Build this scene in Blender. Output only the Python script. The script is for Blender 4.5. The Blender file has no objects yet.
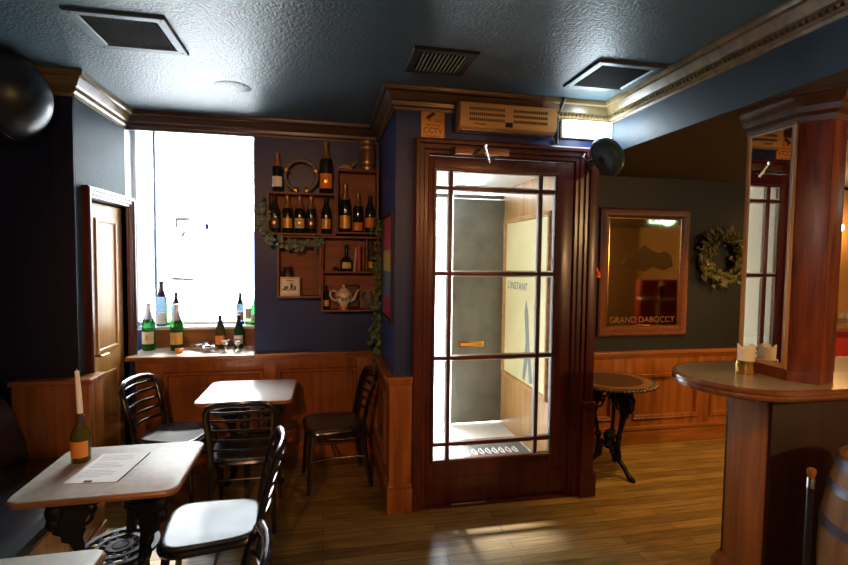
import bpy, bmesh, math, random
from mathutils import Vector, Matrix, Euler
random.seed(7)
scn = bpy.context.scene
COL = scn.collection
PI = math.pi
R = math.radians

# ------------------------------------------------------------------ materials
def nodes(name):
    m = bpy.data.materials.new(name); m.use_nodes = True
    nt = m.node_tree
    return m, nt, nt.nodes['Principled BSDF']
def mat(name, col, rough=.5, metal=0., spec=.5, coat=0., emit=None, estr=0., trans=0., ior=1.45, bump=0., bscale=80., var=0., vscale=6., alpha=1.):
    m, nt, b = nodes(name)
    b.inputs['Base Color'].default_value = (*col, 1)
    b.inputs['Roughness'].default_value = rough
    b.inputs['Metallic'].default_value = metal
    b.inputs['Specular IOR Level'].default_value = spec
    b.inputs['Coat Weight'].default_value = coat
    b.inputs['Coat Roughness'].default_value = .15
    b.inputs['Transmission Weight'].default_value = trans
    b.inputs['IOR'].default_value = ior
    b.inputs['Alpha'].default_value = alpha
    if emit:
        b.inputs['Emission Color'].default_value = (*emit, 1); b.inputs['Emission Strength'].default_value = estr
    if bump or var:
        tc = nt.nodes.new('ShaderNodeTexCoord')
    if var:
        n = nt.nodes.new('ShaderNodeTexNoise'); n.inputs['Scale'].default_value = vscale; n.inputs['Detail'].default_value = 5
        nt.links.new(tc.outputs['Object'], n.inputs['Vector'])
        mx = nt.nodes.new('ShaderNodeMix'); mx.data_type = 'RGBA'
        mx.inputs['A'].default_value = (*[c * (1 - var) for c in col], 1); mx.inputs['B'].default_value = (*[min(1, c * (1 + var)) for c in col], 1)
        nt.links.new(n.outputs['Fac'], mx.inputs['Factor']); nt.links.new(mx.outputs['Result'], b.inputs['Base Color'])
    if bump:
        n = nt.nodes.new('ShaderNodeTexNoise'); n.inputs['Scale'].default_value = bscale; n.inputs['Detail'].default_value = 3
        nt.links.new(tc.outputs['Object'], n.inputs['Vector'])
        bp = nt.nodes.new('ShaderNodeBump'); bp.inputs['Strength'].default_value = bump; bp.inputs['Distance'].default_value = .01
        nt.links.new(n.outputs['Fac'], bp.inputs['Height']); nt.links.new(bp.outputs['Normal'], b.inputs['Normal'])
    return m
def wood(name, c1, c2, rough=.35, axis='Z', scale=1., coat=.2, bump=.08):
    m, nt, b = nodes(name)
    tc = nt.nodes.new('ShaderNodeTexCoord'); mp = nt.nodes.new('ShaderNodeMapping')
    s = {'X': (1.2, 14, 14), 'Y': (14, 1.2, 14), 'Z': (14, 14, 1.2)}[axis]
    mp.inputs['Scale'].default_value = [k * scale for k in s]
    n = nt.nodes.new('ShaderNodeTexNoise'); n.inputs['Scale'].default_value = 2.2; n.inputs['Detail'].default_value = 7; n.inputs['Distortion'].default_value = .7
    cr = nt.nodes.new('ShaderNodeValToRGB')
    cr.color_ramp.elements[0].position = .3; cr.color_ramp.elements[0].color = (*c1, 1)
    cr.color_ramp.elements[1].position = .72; cr.color_ramp.elements[1].color = (*c2, 1)
    L = nt.links.new
    L(tc.outputs['Object'], mp.inputs['Vector']); L(mp.outputs['Vector'], n.inputs['Vector']); L(n.outputs['Fac'], cr.inputs['Fac']); L(cr.outputs['Color'], b.inputs['Base Color'])
    b.inputs['Roughness'].default_value = rough; b.inputs['Coat Weight'].default_value = coat; b.inputs['Coat Roughness'].default_value = .2
    if bump:
        bp = nt.nodes.new('ShaderNodeBump'); bp.inputs['Strength'].default_value = bump; bp.inputs['Distance'].default_value = .01
        L(n.outputs['Fac'], bp.inputs['Height']); L(bp.outputs['Normal'], b.inputs['Normal'])
    return m
def thin_glass(name, tint=(1, 1, 1), refl=.08):
    m = bpy.data.materials.new(name); m.use_nodes = True; nt = m.node_tree
    nt.nodes.clear()
    o = nt.nodes.new('ShaderNodeOutputMaterial'); mx = nt.nodes.new('ShaderNodeMixShader')
    t = nt.nodes.new('ShaderNodeBsdfTransparent'); t.inputs['Color'].default_value = (*tint, 1)
    g = nt.nodes.new('ShaderNodeBsdfGlossy'); g.inputs['Roughness'].default_value = .02
    f = nt.nodes.new('ShaderNodeFresnel'); f.inputs['IOR'].default_value = 1.35
    L = nt.links.new
    L(f.outputs['Fac'], mx.inputs['Fac']); L(t.outputs['BSDF'], mx.inputs[1]); L(g.outputs['BSDF'], mx.inputs[2]); L(mx.outputs['Shader'], o.inputs['Surface'])
    return m
def floor_mat():
    m, nt, b = nodes('floor_boards'); L = nt.links.new
    tc = nt.nodes.new('ShaderNodeTexCoord')
    br = nt.nodes.new('ShaderNodeTexBrick'); br.inputs['Scale'].default_value = 1.
    br.inputs['Brick Width'].default_value = 1.1; br.inputs['Row Height'].default_value = .085; br.inputs['Mortar Size'].default_value = .0022; br.inputs['Mortar Smooth'].default_value = .2
    br.offset = .37; br.inputs['Bias'].default_value = 0
    br.inputs['Color1'].default_value = (.19, .118, .032, 1); br.inputs['Color2'].default_value = (.33, .215, .062, 1); br.inputs['Mortar'].default_value = (.03, .015, .006, 1)
    L(tc.outputs['Object'], br.inputs['Vector'])
    mp = nt.nodes.new('ShaderNodeMapping'); mp.inputs['Scale'].default_value = (2, 26, 1)
    n = nt.nodes.new('ShaderNodeTexNoise'); n.inputs['Scale'].default_value = 2; n.inputs['Detail'].default_value = 8; n.inputs['Distortion'].default_value = .5
    L(tc.outputs['Object'], mp.inputs['Vector']); L(mp.outputs['Vector'], n.inputs['Vector'])
    n2 = nt.nodes.new('ShaderNodeTexNoise'); n2.inputs['Scale'].default_value = 2.3; n2.inputs['Detail'].default_value = 6
    L(tc.outputs['Object'], n2.inputs['Vector'])
    mr = nt.nodes.new('ShaderNodeMapRange'); mr.inputs['From Min'].default_value = .3; mr.inputs['From Max'].default_value = .7; mr.inputs['To Min'].default_value = .55; mr.inputs['To Max'].default_value = 1.35
    L(n.outputs['Fac'], mr.inputs['Value'])
    mx = nt.nodes.new('ShaderNodeMix'); mx.data_type = 'RGBA'; mx.blend_type = 'MULTIPLY'; mx.inputs['Factor'].default_value = 1
    L(br.outputs['Color'], mx.inputs['A']); L(mr.outputs['Result'], mx.inputs['B'])
    L(mx.outputs['Result'], b.inputs['Base Color'])
    r = nt.nodes.new('ShaderNodeMapRange'); r.inputs['From Min'].default_value = .35; r.inputs['From Max'].default_value = .65; r.inputs['To Min'].default_value = .3; r.inputs['To Max'].default_value = .55
    L(n2.outputs['Fac'], r.inputs['Value']); L(r.outputs['Result'], b.inputs['Roughness'])
    bp = nt.nodes.new('ShaderNodeBump'); bp.inputs['Strength'].default_value = .25; bp.inputs['Distance'].default_value = .004
    L(br.outputs['Fac'], bp.inputs['Height']); bp.invert = True
    L(bp.outputs['Normal'], b.inputs['Normal'])
    return m
M = {}
M['wall_blue'] = mat('wall_blue_paint', (.008, .026, .115), .42, bump=.12, bscale=55, var=.15)
M['wall_dark'] = mat('wall_plum_paint', (.007, .007, .024), .55, bump=.12, bscale=55, var=.2)
M['wall_olive'] = mat('wall_green_grey_paint', (.010, .013, .017), .5, bump=.1, bscale=55, var=.2)
M['wall_left'] = mat('wall_teal_paint', (.030, .054, .068), .65, spec=.2, bump=.3, bscale=45, var=.25)
M['reveal'] = mat('reveal_white_gloss', (.78, .82, .84), .35)
M['ceiling'] = mat('ceiling_embossed_paper', (.066, .110, .135), .36, bump=.45, bscale=75, var=.18, vscale=3)
M['ceiling_low'] = mat('ceiling_brown_paint', (.085, .075, .05), .6)
M['beam'] = mat('beam_teal_paint', (.032, .055, .085), .5, bump=.15, bscale=50)
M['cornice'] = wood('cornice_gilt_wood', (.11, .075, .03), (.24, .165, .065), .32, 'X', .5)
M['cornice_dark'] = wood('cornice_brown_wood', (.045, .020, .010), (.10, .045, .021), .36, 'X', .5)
M['panel'] = wood('panel_mahogany', (.16, .045, .008), (.34, .112, .018), .33, 'Z', .6)
M['panel_x'] = wood('panel_mahogany_rail', (.18, .052, .009), (.36, .125, .022), .3, 'X', .6)
M['door_red'] = wood('door_dark_mahogany', (.036, .005, .005), (.095, .014, .011), .33, 'Z', .6)
M['oak'] = wood('oak_honey', (.30, .15, .05), (.52, .30, .11), .38, 'Z', .5)
M['crate'] = wood('crate_pine', (.15, .05, .02), (.28, .105, .04), .6, 'X', .7, 0)
M['pier'] = wood('post_red_mahogany', (.045, .009, .006), (.24, .058, .020), .36, 'Z', .9, .1)
M['counter'] = wood('counter_oak', (.24, .20, .13), (.38, .33, .22), .3, 'X', .6)
M['counter_edge'] = wood('counter_edge_mahogany', (.11, .04, .018), (.24, .10, .045), .25, 'X', .6)
M['floor'] = floor_mat()
M['black_wood'] = mat('black_bentwood', (.010, .008, .011), .24, coat=.5)
M['seat'] = mat('black_seat', (.018, .020, .026), .40, coat=.1, bump=.03, bscale=9)
M['iron'] = mat('black_cast_iron', (.008, .008, .011), .5, spec=.3, bump=.1, bscale=60)
M['leather'] = mat('black_leather', (.014, .017, .020), .22, coat=.4, bump=.25, bscale=26)
M['stone'] = mat('table_stone_top', (.43, .375, .30), .5, var=.3, vscale=26)
M['stone2'] = mat('table_pale_top', (.84, .84, .84), .28, var=.1, vscale=20)
M['table_edge'] = wood('table_edge_wood', (.22, .09, .035), (.38, .18, .075), .35, 'X', 1)
M['copper'] = mat('copper_top', (.15, .065, .035), .32, .8, var=.35, vscale=14)
M['copper_rim'] = mat('brass_rim', (.50, .26, .08), .3, .8)
M['rim_dark'] = mat('rim_dark_bronze', (.09, .06, .035), .4, .6)
M['bottle'] = mat('bottle_dark_glass', (.010, .014, .010), .08, spec=.6)
M['bottle_green'] = mat('bottle_green_glass', (.03, .22, .05), .05, trans=.75, ior=1.3)
M['bottle_lime'] = mat('bottle_lime_glass', (.30, .62, .16), .05, trans=.85, ior=1.2)
M['bottle_clear'] = mat('bottle_blue_grey_glass', (.10, .16, .22), .06, trans=.55, ior=1.3)
M['bottle_brown'] = mat('bottle_olive_glass', (.10, .09, .015), .08, trans=.35, ior=1.3)
M['foil_gold'] = mat('foil_gold', (.62, .40, .12), .3, .8)
M['foil_pink'] = mat('foil_rose', (.48, .25, .20), .35, .6)
M['foil_dark'] = mat('foil_dark', (.04, .035, .06), .3, .6)
M['foil_silver'] = mat('foil_silver', (.62, .66, .74), .3, .8)
M['label_cream'] = mat('label_cream', (.62, .52, .34), .6)
M['label_gold'] = mat('label_gold', (.62, .38, .10), .4, .3)
M['label_orange'] = mat('label_orange', (.72, .24, .03), .5)
M['label_dark'] = mat('label_dark', (.06, .035, .03), .5)
M['label_white'] = mat('label_white', (.72, .68, .66), .6)
M['wax'] = mat('candle_wax', (.88, .85, .76), .45)
M['brass'] = mat('brass', (.72, .47, .14), .22, 1.)
M['steel'] = mat('steel', (.62, .63, .66), .25, 1.)
M['silver'] = mat('silver', (.78, .78, .76), .15, 1.)
M['hoop'] = mat('hoop_steel', (.15, .15, .21), .4, .8)
M['barrel'] = wood('barrel_oak', (.16, .075, .025), (.29, .15, .055), .5, 'Z', .8, 0)
M['barrel_in'] = wood('barrel_head', (.05, .03, .018), (.10, .06, .03), .6, 'X', .8, 0)
M['black_plastic'] = mat('black_plastic', (.012, .013, .015), .35)
M['pod'] = mat('pod_dark_green', (.05, .11, .11), .35)
M['cream_plastic'] = mat('cream_plastic', (.72, .42, .13), .4)  # cream plastic with warm lamplight put into its colour
M['heater_grill'] = mat('heater_grille', (.11, .055, .022), .5)
M['sign_yellow'] = mat('sign_yellow', (.60, .27, .05), .5)
M['black'] = mat('black_ink', (.008, .007, .008), .6)
M['white'] = mat('white_paint', (.78, .78, .76), .45)
M['vent_frame'] = mat('vent_grey_metal', (.08, .105, .12), .45, .2)
M['vent_dark'] = mat('vent_dark_mesh', (.008, .007, .007), .9, spec=.1)
M['vent_slat'] = mat('vent_cream_slat', (.36, .32, .17), .5)
M['mirror'] = mat('mirror_silvering', (.80, .80, .76), .015, 1.)
M['mirror_old'] = mat('mirror_foxed', (.55, .47, .30), .05, 1., var=.25, vscale=5)
M['glass'] = thin_glass('pane_glass')
M['glow_white'] = mat('lamp_diffuser', (.9, .95, 1), .5, emit=(.80, .92, 1), estr=9)
M['leaf'] = mat('ivy_leaf', (.10, .17, .07), .45, var=.4, vscale=30)
M['leaf_frost'] = mat('frosted_leaf', (.13, .19, .15), .45, var=.4, vscale=30)
M['leaf_gold'] = mat('wreath_leaf', (.10, .10, .035), .5, var=.5, vscale=25)
M['stem'] = mat('stem_brown', (.06, .045, .02), .7)
M['paper'] = mat('paper', (.76, .74, .70), .7)
M['china'] = mat('china_white', (.70, .64, .50), .25, coat=.4)
M['china_green'] = mat('china_green', (.16, .26, .12), .3)
M['grey_door'] = mat('outer_door_grey_paint', (.15, .155, .125), .4, bump=.1, bscale=20, var=.6, vscale=5)
M['poster'] = mat('poster_pale_yellow', (.62, .57, .33), .35, var=.22, vscale=2.2)
M['pavement'] = mat('pavement', (.55, .55, .55), .8)
M['facade'] = mat('facade_render', (.75, .74, .72), .8)
M['facade_window'] = mat('facade_window', (.10, .13, .20), .4)
M['red_cloth'] = mat('red_velvet', (.32, .012, .014), .6)
M['red'] = mat('red_plastic', (.45, .02, .015), .35)
M['red_hot'] = mat('red_orange_lacquer', (.85, .14, .03), .3)
M['art_red'] = mat('print_red', (.40, .03, .05), .45)
M['art_yellow'] = mat('print_yellow', (.60, .42, .10), .45)
M['art_blue'] = mat('print_blue', (.10, .16, .28), .45)
M['back_room'] = mat('back_bar_ochre', (.42, .22, .07), .5, var=.2)
M['lamp_glow'] = mat('lamp_bulb', (1, .75, .4), .4, emit=(1, .62, .25), estr=22)
M['exit_glow'] = mat('exit_sign_face', (.2, .8, .5), .4, emit=(.55, 1, .85), estr=4.0)
M['exit_green'] = mat('exit_sign_green', (.01, .2, .09), .5, emit=(.02, .35, .18), estr=1.)
M['tile'] = mat('lobby_tile', (.80, .79, .76), .3)
M['wall_tan'] = mat('wall_tan_paint', (.24, .15, .06), .6)
M['honey_door'] = wood('door_honey_pine', (.42, .20, .05), (.65, .36, .10), .4, 'Z', .5)
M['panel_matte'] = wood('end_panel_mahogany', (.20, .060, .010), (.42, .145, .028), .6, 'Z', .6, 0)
M['bar_front'] = wood('bar_front_shaded_wood', (.016, .005, .004), (.035, .010, .007), .45, 'Z', .6, 0)  # bar wood darkened, shade on the front put into its colour
M['lining'] = mat('lobby_cream_bounce', (.62, .55, .42), .4)  # lining made cream to brighten the reflection in the post mirror
M['jug_glass'] = mat('clear_glass', (.9, .9, .88), .03, trans=.9, ior=1.3)

# ------------------------------------------------------------------ mesh helpers
def box(bm, x0, x1, y0, y1, z0, z1, bev=0., mtx=None):
    r = bmesh.ops.create_cube(bm, size=1.)
    vs = r['verts']
    for v in vs:
        v.co = Vector((x0 + (v.co.x + .5) * (x1 - x0), y0 + (v.co.y + .5) * (y1 - y0), z0 + (v.co.z + .5) * (z1 - z0)))
    if bev:
        es = list({e for v in vs for e in v.link_edges})
        rr = bmesh.ops.bevel(bm, geom=es, offset=bev, segments=2, affect='EDGES', profile=.6)
        vs = list({v for f in rr['faces'] for v in f.verts} | {v for v in vs if v.is_valid})
    if mtx is not None:
        bmesh.ops.transform(bm, matrix=mtx, verts=[v for v in vs if v.is_valid])
    return vs
def lathe(bm, prof, seg=24, c=(0, 0, 0), a0=0., a1=2 * PI, mtx=None):
    full = abs(a1 - a0 - 2 * PI) < 1e-6
    n = seg if full else seg + 1
    rings = []; allv = []
    for r, z in prof:
        if r < 1e-5:
            v = bm.verts.new((c[0], c[1], c[2] + z)); rings.append([v] * n); allv.append(v)
        else:
            ring = [bm.verts.new((c[0] + r * math.cos(a0 + (a1 - a0) * i / seg), c[1] + r * math.sin(a0 + (a1 - a0) * i / seg), c[2] + z)) for i in range(n)]
            rings.append(ring); allv += ring
    for k in range(len(rings) - 1):
        A, B = rings[k], rings[k + 1]
        for i in range(n if full else n - 1):
            j = (i + 1) % n
            q = []
            for v in (A[i], A[j], B[j], B[i]):
                if v not in q: q.append(v)
            if len(q) >= 3:
                try: bm.faces.new(q)
                except ValueError: pass
    if mtx is not None: bmesh.ops.transform(bm, matrix=mtx, verts=allv)
    return allv
def tube(bm, pts, r, seg=8, closed=False, caps=True, flat=None, up=None):
    pts = [Vector(p) for p in pts]; n = len(pts)
    rs = r if isinstance(r, (list, tuple)) else [r] * n
    rings = []; prev = None
    for i, p in enumerate(pts):
        if closed: t = pts[(i + 1) % n] - pts[i - 1]
        else: t = pts[min(i + 1, n - 1)] - pts[max(i - 1, 0)]
        t.normalize()
        if prev is None:
            u = Vector(up) if up else (Vector((0, 0, 1)) if abs(t.z) < .9 else Vector((1, 0, 0)))
        else: u = prev
        u = (u - t * u.dot(t)).normalized(); prev = u
        w = t.cross(u)
        fl = flat if flat else 1.
        rings.append([bm.verts.new(p + u * rs[i] * math.cos(2 * PI * k / seg) + w * rs[i] * fl * math.sin(2 * PI * k / seg)) for k in range(seg)])
    m = n if closed else n - 1
    for i in range(m):
        A, B = rings[i], rings[(i + 1) % n]
        for k in range(seg):
            j = (k + 1) % seg
            bm.faces.new((A[k], A[j], B[j], B[k]))
    if caps and not closed:
        bm.faces.new(rings[0][::-1]); bm.faces.new(rings[-1])
    return [v for q in rings for v in q]
def prism(bm, poly, h, mtx=None, bev=0.):
    """polygon in local xy extruded h along +z, then mtx"""
    a = [bm.verts.new((p[0], p[1], 0)) for p in poly]; b = [bm.verts.new((p[0], p[1], h)) for p in poly]
    n = len(poly)
    fs = [bm.faces.new(a[::-1]), bm.faces.new(b)]
    for i in range(n):
        bm.faces.new((a[i], a[(i + 1) % n], b[(i + 1) % n], b[i]))
    vs = a + b
    if bev:
        es = list({e for f in fs for e in f.edges})
        rr = bmesh.ops.bevel(bm, geom=es, offset=bev, segments=2, affect='EDGES', profile=.6)
        vs = list({v for f in rr['faces'] for v in f.verts} | {v for v in vs if v.is_valid})
    if mtx is not None: bmesh.ops.transform(bm, matrix=mtx, verts=[v for v in vs if v.is_valid])
    return vs
def sweep(bm, path, prof, closed=False):
    """prof: list of (out, up); path: xy polyline, out = right-hand normal of travel, mitred"""
    P = [Vector((p[0], p[1])) for p in path]; n = len(P); rings = []
    for i in range(n):
        d0 = (P[i] - P[i - 1]).normalized() if (i > 0 or closed) else None
        d1 = (P[(i + 1) % n] - P[i]).normalized() if (i < n - 1 or closed) else None
        if d0 is None: d0 = d1
        if d1 is None: d1 = d0
        n0 = Vector((d0.y, -d0.x)); n1 = Vector((d1.y, -d1.x))
        b = (n0 + n1); b = b / max(.2, b.dot(n0))
        rings.append([bm.verts.new((P[i].x + b.x * o, P[i].y + b.y * o, z)) for o, z in prof])
    k = len(prof)
    for i in range(n if closed else n - 1):
        A, B = rings[i], rings[(i + 1) % n]
        for j in range(k - 1):
            bm.faces.new((A[j], A[j + 1], B[j + 1], B[j]))
    if not closed:
        bm.faces.new(rings[0]); bm.faces.new(rings[-1][::-1])
def link(name, bm, m, parent=None, smooth=True, ang=35, loc=None, rot=None):
    bmesh.ops.recalc_face_normals(bm, faces=bm.faces[:])
    me = bpy.data.meshes.new(name)
    if smooth:
        lim = R(ang)
        for e in bm.edges:
            e.smooth = len(e.link_faces) == 2 and e.calc_face_angle(0) < lim
        for f in bm.faces: f.smooth = True
    bm.to_mesh(me); bm.free()
    o = bpy.data.objects.new(name, me); COL.objects.link(o)
    if m: me.materials.append(M[m] if isinstance(m, str) else m)
    if parent: o.parent = parent
    if loc: o.location = loc
    if rot: o.rotation_euler = rot
    return o
def new(): return bmesh.new()
def tag(o, label, cat, group=None):
    o['label'] = label; o['category'] = cat
    if group: o['group'] = group
    return o
def thing(name, label, cat, loc=(0, 0, 0), rz=0., group=None, rot=None):
    o = bpy.data.objects.new(name, None); COL.objects.link(o); o.empty_display_size = .1
    o.location = loc; o.rotation_euler = rot if rot else (0, 0, rz)
    return tag(o, label, cat, group)
def struct(name, bm, m, parent=None, smooth=True):
    o = link(name, bm, m, parent, smooth)
    if parent is None: o['kind'] = 'structure'
    return o
def boxo(name, m, dims, parent=None, bev=0., **k):
    bm = new(); box(bm, *dims, bev); return link(name, bm, m, parent, **k)
def text(name, s, size, m, parent, mtx, ext=.0008, align='CENTER', sx=1.):
    cu = bpy.data.curves.new(name, 'FONT'); cu.body = s; cu.size = size; cu.extrude = ext; cu.align_x = align; cu.align_y = 'CENTER'
    cu.resolution_u = 3
    t = bpy.data.objects.new(name, cu); COL.objects.link(t)
    bpy.context.view_layer.update()
    me = bpy.data.meshes.new_from_object(t.evaluated_get(bpy.context.evaluated_depsgraph_get()))
    bpy.data.objects.remove(t); bpy.data.curves.remove(cu)
    me.transform(mtx @ Matrix.Diagonal((sx, 1, 1, 1)))
    me.materials.clear(); me.materials.append(M[m]); me.name = name
    o = bpy.data.objects.new(name, me); COL.objects.link(o); o.parent = parent
    return o
def frame3(o, u, v):   # matrix local (x,y,z) -> o + x*u + y*v + z*(u x v)
    u = Vector(u); v = Vector(v); w = u.cross(v)
    return Matrix(((u.x, v.x, w.x, o[0]), (u.y, v.y, w.y, o[1]), (u.z, v.z, w.z, o[2]), (0, 0, 0, 1)))
def FRONT(x, y, z): return frame3((x, y, z), (1, 0, 0), (0, 0, 1))     # local z points to -Y (towards the room)
def picture_ring(bm, w, h, fw, d, mtx, prof=None):
    """mitred frame: outer w x h centred, face width fw, depth d"""
    prof = prof or [(0, 0), (0, d * .7), (fw * .18, d), (fw * .4, d * .85), (fw * .75, d * .9), (fw, d * .35), (fw, 0)]
    cs = [(-w / 2, -h / 2), (w / 2, -h / 2), (w / 2, h / 2), (-w / 2, h / 2)]
    inn = [(1, 1), (-1, 1), (-1, -1), (1, -1)]
    rings = [[bm.verts.new((c[0] + s[0] * o, c[1] + s[1] * o, z)) for o, z in prof] for c, s in zip(cs, inn)]
    for i in range(4):
        A, B = rings[i], rings[(i + 1) % 4]
        for j in range(len(prof) - 1): bm.faces.new((A[j], A[j + 1], B[j + 1], B[j]))
    bmesh.ops.transform(bm, matrix=mtx, verts=[v for r in rings for v in r])
def leaf(bm, p, d, n, L, W):
    d = Vector(d).normalized(); n = Vector(n); n = (n - d * n.dot(d)).normalized(); s = d.cross(n); p = Vector(p)
    a = bm.verts.new(p); b = bm.verts.new(p + d * L * .45 + s * W * .5 - n * W * .12); c = bm.verts.new(p + d * L - n * L * .12); e = bm.verts.new(p + d * L * .45 - s * W * .5 - n * W * .12); f = bm.verts.new(p + d * L * .5 + n * W * .08)
    for q in ((a, b, f), (b, c, f), (c, e, f), (e, a, f)): bm.faces.new(q)

# ------------------------------------------------------------------ key dimensions
ZC = 2.79      # main ceiling
ZL = 2.45      # lower ceiling of the right-hand room
YW = 4.20      # window wall
YG = 4.72      # window glass
XL = -1.50     # short left wall with the door
YD = 3.20      # face of the lobby
XA, XB = .46, 1.88   # lobby sides
XS = 1.99      # edge of the low ceiling
YR = 4.00      # back wall of right-hand room
YO = 4.86      # street face

# ------------------------------------------------------------------ shell
bm = new(); box(bm, -2.3, 7.2, -2.2, 4.9, -.12, 0); struct('floor', bm, 'floor')
bm = new(); box(bm, -2.3, XS, -2.2, YO, ZC, ZC + .12); struct('ceiling', bm, 'ceiling')
bm = new(); box(bm, XS, 7.2, -2.2, YR + .1, ZL, ZC + .12); o = struct('ceiling_right', bm, 'beam', smooth=False)
o.data.materials.append(M['ceiling_low'])
for f in o.data.polygons:
    if f.normal.z < -.5: f.material_index = 1
# window wall: right of the window, above it, below it
bm = new()
box(bm, -.555, XA + .02, YW, YO, .0, ZC)
box(bm, XL, -.555, YW, YW + .03, 2.66, ZC)
box(bm, XL, -.555, YW, YG - .16, 0, .872)
box(bm, XL - .12, -.555, YG - .16, YO, 0, 1.055)
struct('wall_window', bm, 'wall_blue', smooth=False)
# left wall with the doorway Y 3.50-4.20
bm = new()
box(bm, XL - .12, XL, 3.42, 3.56, 0, ZC); box(bm, XL - .12, XL, 3.56, 4.20, 2.06, ZC); box(bm, XL - .12, XL, 4.20, YW, 0, ZC)
struct('wall_left', bm, 'wall_left', smooth=False)
bm = new(); box(bm, XL - .14, XL - .12, YW, YO, 0, ZC); box(bm, XL - .12, XL, YW, YW + .03, 0, ZC); box(bm, XL - .12, XL, YW, YG - .16, 0, .872); struct('wall_reveal', bm, 'reveal', smooth=False)
bm = new(); box(bm, -2.3, XL - .12, 3.42, 3.54, 0, ZC); struct('wall_corner', bm, 'wall_dark', smooth=False)
o = bm = new(); box(bm, XL - .121, XL - .002, 3.408, 3.421, 0, ZC); struct('wall_corner_edge', bm, 'wall_dark', smooth=False)
bm = new(); box(bm, -2.42, -2.3, -2.2, 4.9, 0, ZC); struct('wall_bench_side', bm, 'wall_dark', smooth=False)
bm = new(); box(bm, -2.3, 7.2, -2.32, -2.2, 0, ZC); struct('wall_rear', bm, 'wall_tan', smooth=False)
bm = new(); box(bm, 7.2, 7.32, -2.2, 4.9, 0, ZC); struct('wall_right', bm, 'wall_tan', smooth=False)
bm = new(); box(bm, XB, 7.2, YR, YR + .12, 0, ZC); struct('wall_back', bm, 'wall_olive', smooth=False)
# small room behind the left door
bm = new(); box(bm, -2.3, XL - .12, 4.75, 4.86, 0, ZC); struct('wall_passage', bm, 'wall_dark', smooth=False)
# lobby walls: left side, right side, head over the door
bm = new()
box(bm, XA, XA + .10, YD, YO, 0, ZC); box(bm, XA + .10, XA + .135, YD, YD + .06, 0, 2.47)
box(bm, XA + .10, XS, YD, YD + .1, 2.47, ZC)
struct('wall_lobby', bm, 'wall_blue', smooth=False)
bm = new()
box(bm, 1.80, XB, YD + .1, YO, 0, 2.47)
struct('wall_lobby_right', bm, 'oak', smooth=False)
bm = new(); box(bm, XA + .10, XA + .115, YD + .06, YO, 0, 2.42); struct('wall_lobby_left', bm, 'lining', smooth=False)
bm = new(); box(bm, XA + .115, 1.80, YD + .1, YO, 2.40, 2.47); struct('ceiling_lobby', bm, 'white', smooth=False)
bm = new(); box(bm, XA + .115, XS, YD + .1, YO, 2.471, ZC); struct('wall_lobby_head', bm, 'wall_blue', smooth=False)
bm = new(); box(bm, XA + .115, 1.80, YD + .1, YO, 0, .006); struct('floor_lobby', bm, 'tile', smooth=False)

# cornice
def cornice(name, path, m, dent=False):
    pr = [(0, ZC - .135), (.012, ZC - .135), (.016, ZC - .118), (.03, ZC - .108), (.034, ZC - .085), (.048, ZC - .078), (.062, ZC - .052), (.070, ZC - .035), (.088, ZC - .030), (.096, ZC - .012), (.096, ZC - .001), (0, ZC - .001)]
    bm = new(); sweep(bm, path, pr)
    if dent:
        for (a, b) in zip(path[:-1], path[1:]):
            a = Vector(a); b = Vector(b); L = (b - a).length; d = (b - a) / L; nrm = Vector((d.y, -d.x)); k = int(L / .028)
            for i in range(k):
                c = a + d * (i + .5) * L / k + nrm * .036
                box(bm, c.x - .0075 - abs(nrm.x) * .004, c.x + .0075 + abs(nrm.x) * .004, c.y - .0075 - abs(nrm.y) * .004, c.y + .0075 + abs(nrm.y) * .004, ZC - .106, ZC - .090)
    return struct(name, bm, m)
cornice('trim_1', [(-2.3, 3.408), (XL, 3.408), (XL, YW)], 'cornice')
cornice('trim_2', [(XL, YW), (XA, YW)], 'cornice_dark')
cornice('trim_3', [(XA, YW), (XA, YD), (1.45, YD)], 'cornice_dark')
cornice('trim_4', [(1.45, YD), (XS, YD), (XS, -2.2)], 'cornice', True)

# ------------------------------------------------------------------ wainscots
def wainscot(name, origin, u, length, H, panels, base=.16, m='panel', cap=True):
    """origin at floor, u along wall, v up, normal = u x v points into room"""
    T = frame3(origin, u, (0, 0, 1))
    bm = new()
    def b(x0, x1, y0, y1, z0, z1, bev=0.): box(bm, x0, x1, y0, y1, z0, z1, bev, T)
    b(0, length, 0, H - .03, 0, .018)                       # backing
    xs = [0]
    for (a, c, z0, z1) in panels: xs += [a, c]
    xs.append(length)
    for i in range(0, len(xs), 2):
        if xs[i + 1] - xs[i] > .004: b(xs[i], xs[i + 1], 0, H - .03, .018, .034, .002)
    for (a, c, z0, z1) in panels:
        b(a, c, 0, z0, .018, .034, .002); b(a, c, z1, H - .03, .018, .034, .002)
        w, h = c - a, z1 - z0
        picture_ring(bm, w, h, .036, .034, T @ Matrix.Translation(((a + c) / 2, (z0 + z1) / 2, .018)))
    o1 = struct(name, bm, m)
    bm = new()
    if cap:
        bm2 = bm; box(bm2, -.0, length, H - .03, H, 0, .062, .006, T); box(bm2, 0, length, H - .055, H - .03, 0, .046, .004, T)
    if base:
        box(bm, 0, length, 0, base - .03, .018, .05, .003, T); box(bm, 0, length, base - .03, base, .018, .062, .008, T)
    struct(name.replace('wall', 'baseboard'), bm, 'panel_x')
# under the window and to the lobby corner
wainscot('wall_panelling_window', (XL + .06, YW, 0), (1, 0, 0), XA - XL - .06, .90, [(.20, .96, .24, .77), (1.06, 1.72, .24, .77)], .14)
# right-hand room
wainscot('wall_panelling_back', (XB, YR, 0), (1, 0, 0), 4.8, .868, [(.16, .70, .24, .655), (.90, 1.60, .235, .655), (1.72, 2.45, .235, .655), (2.6, 3.3, .235, .655), (3.5, 4.3, .235, .655)], .17)
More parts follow.
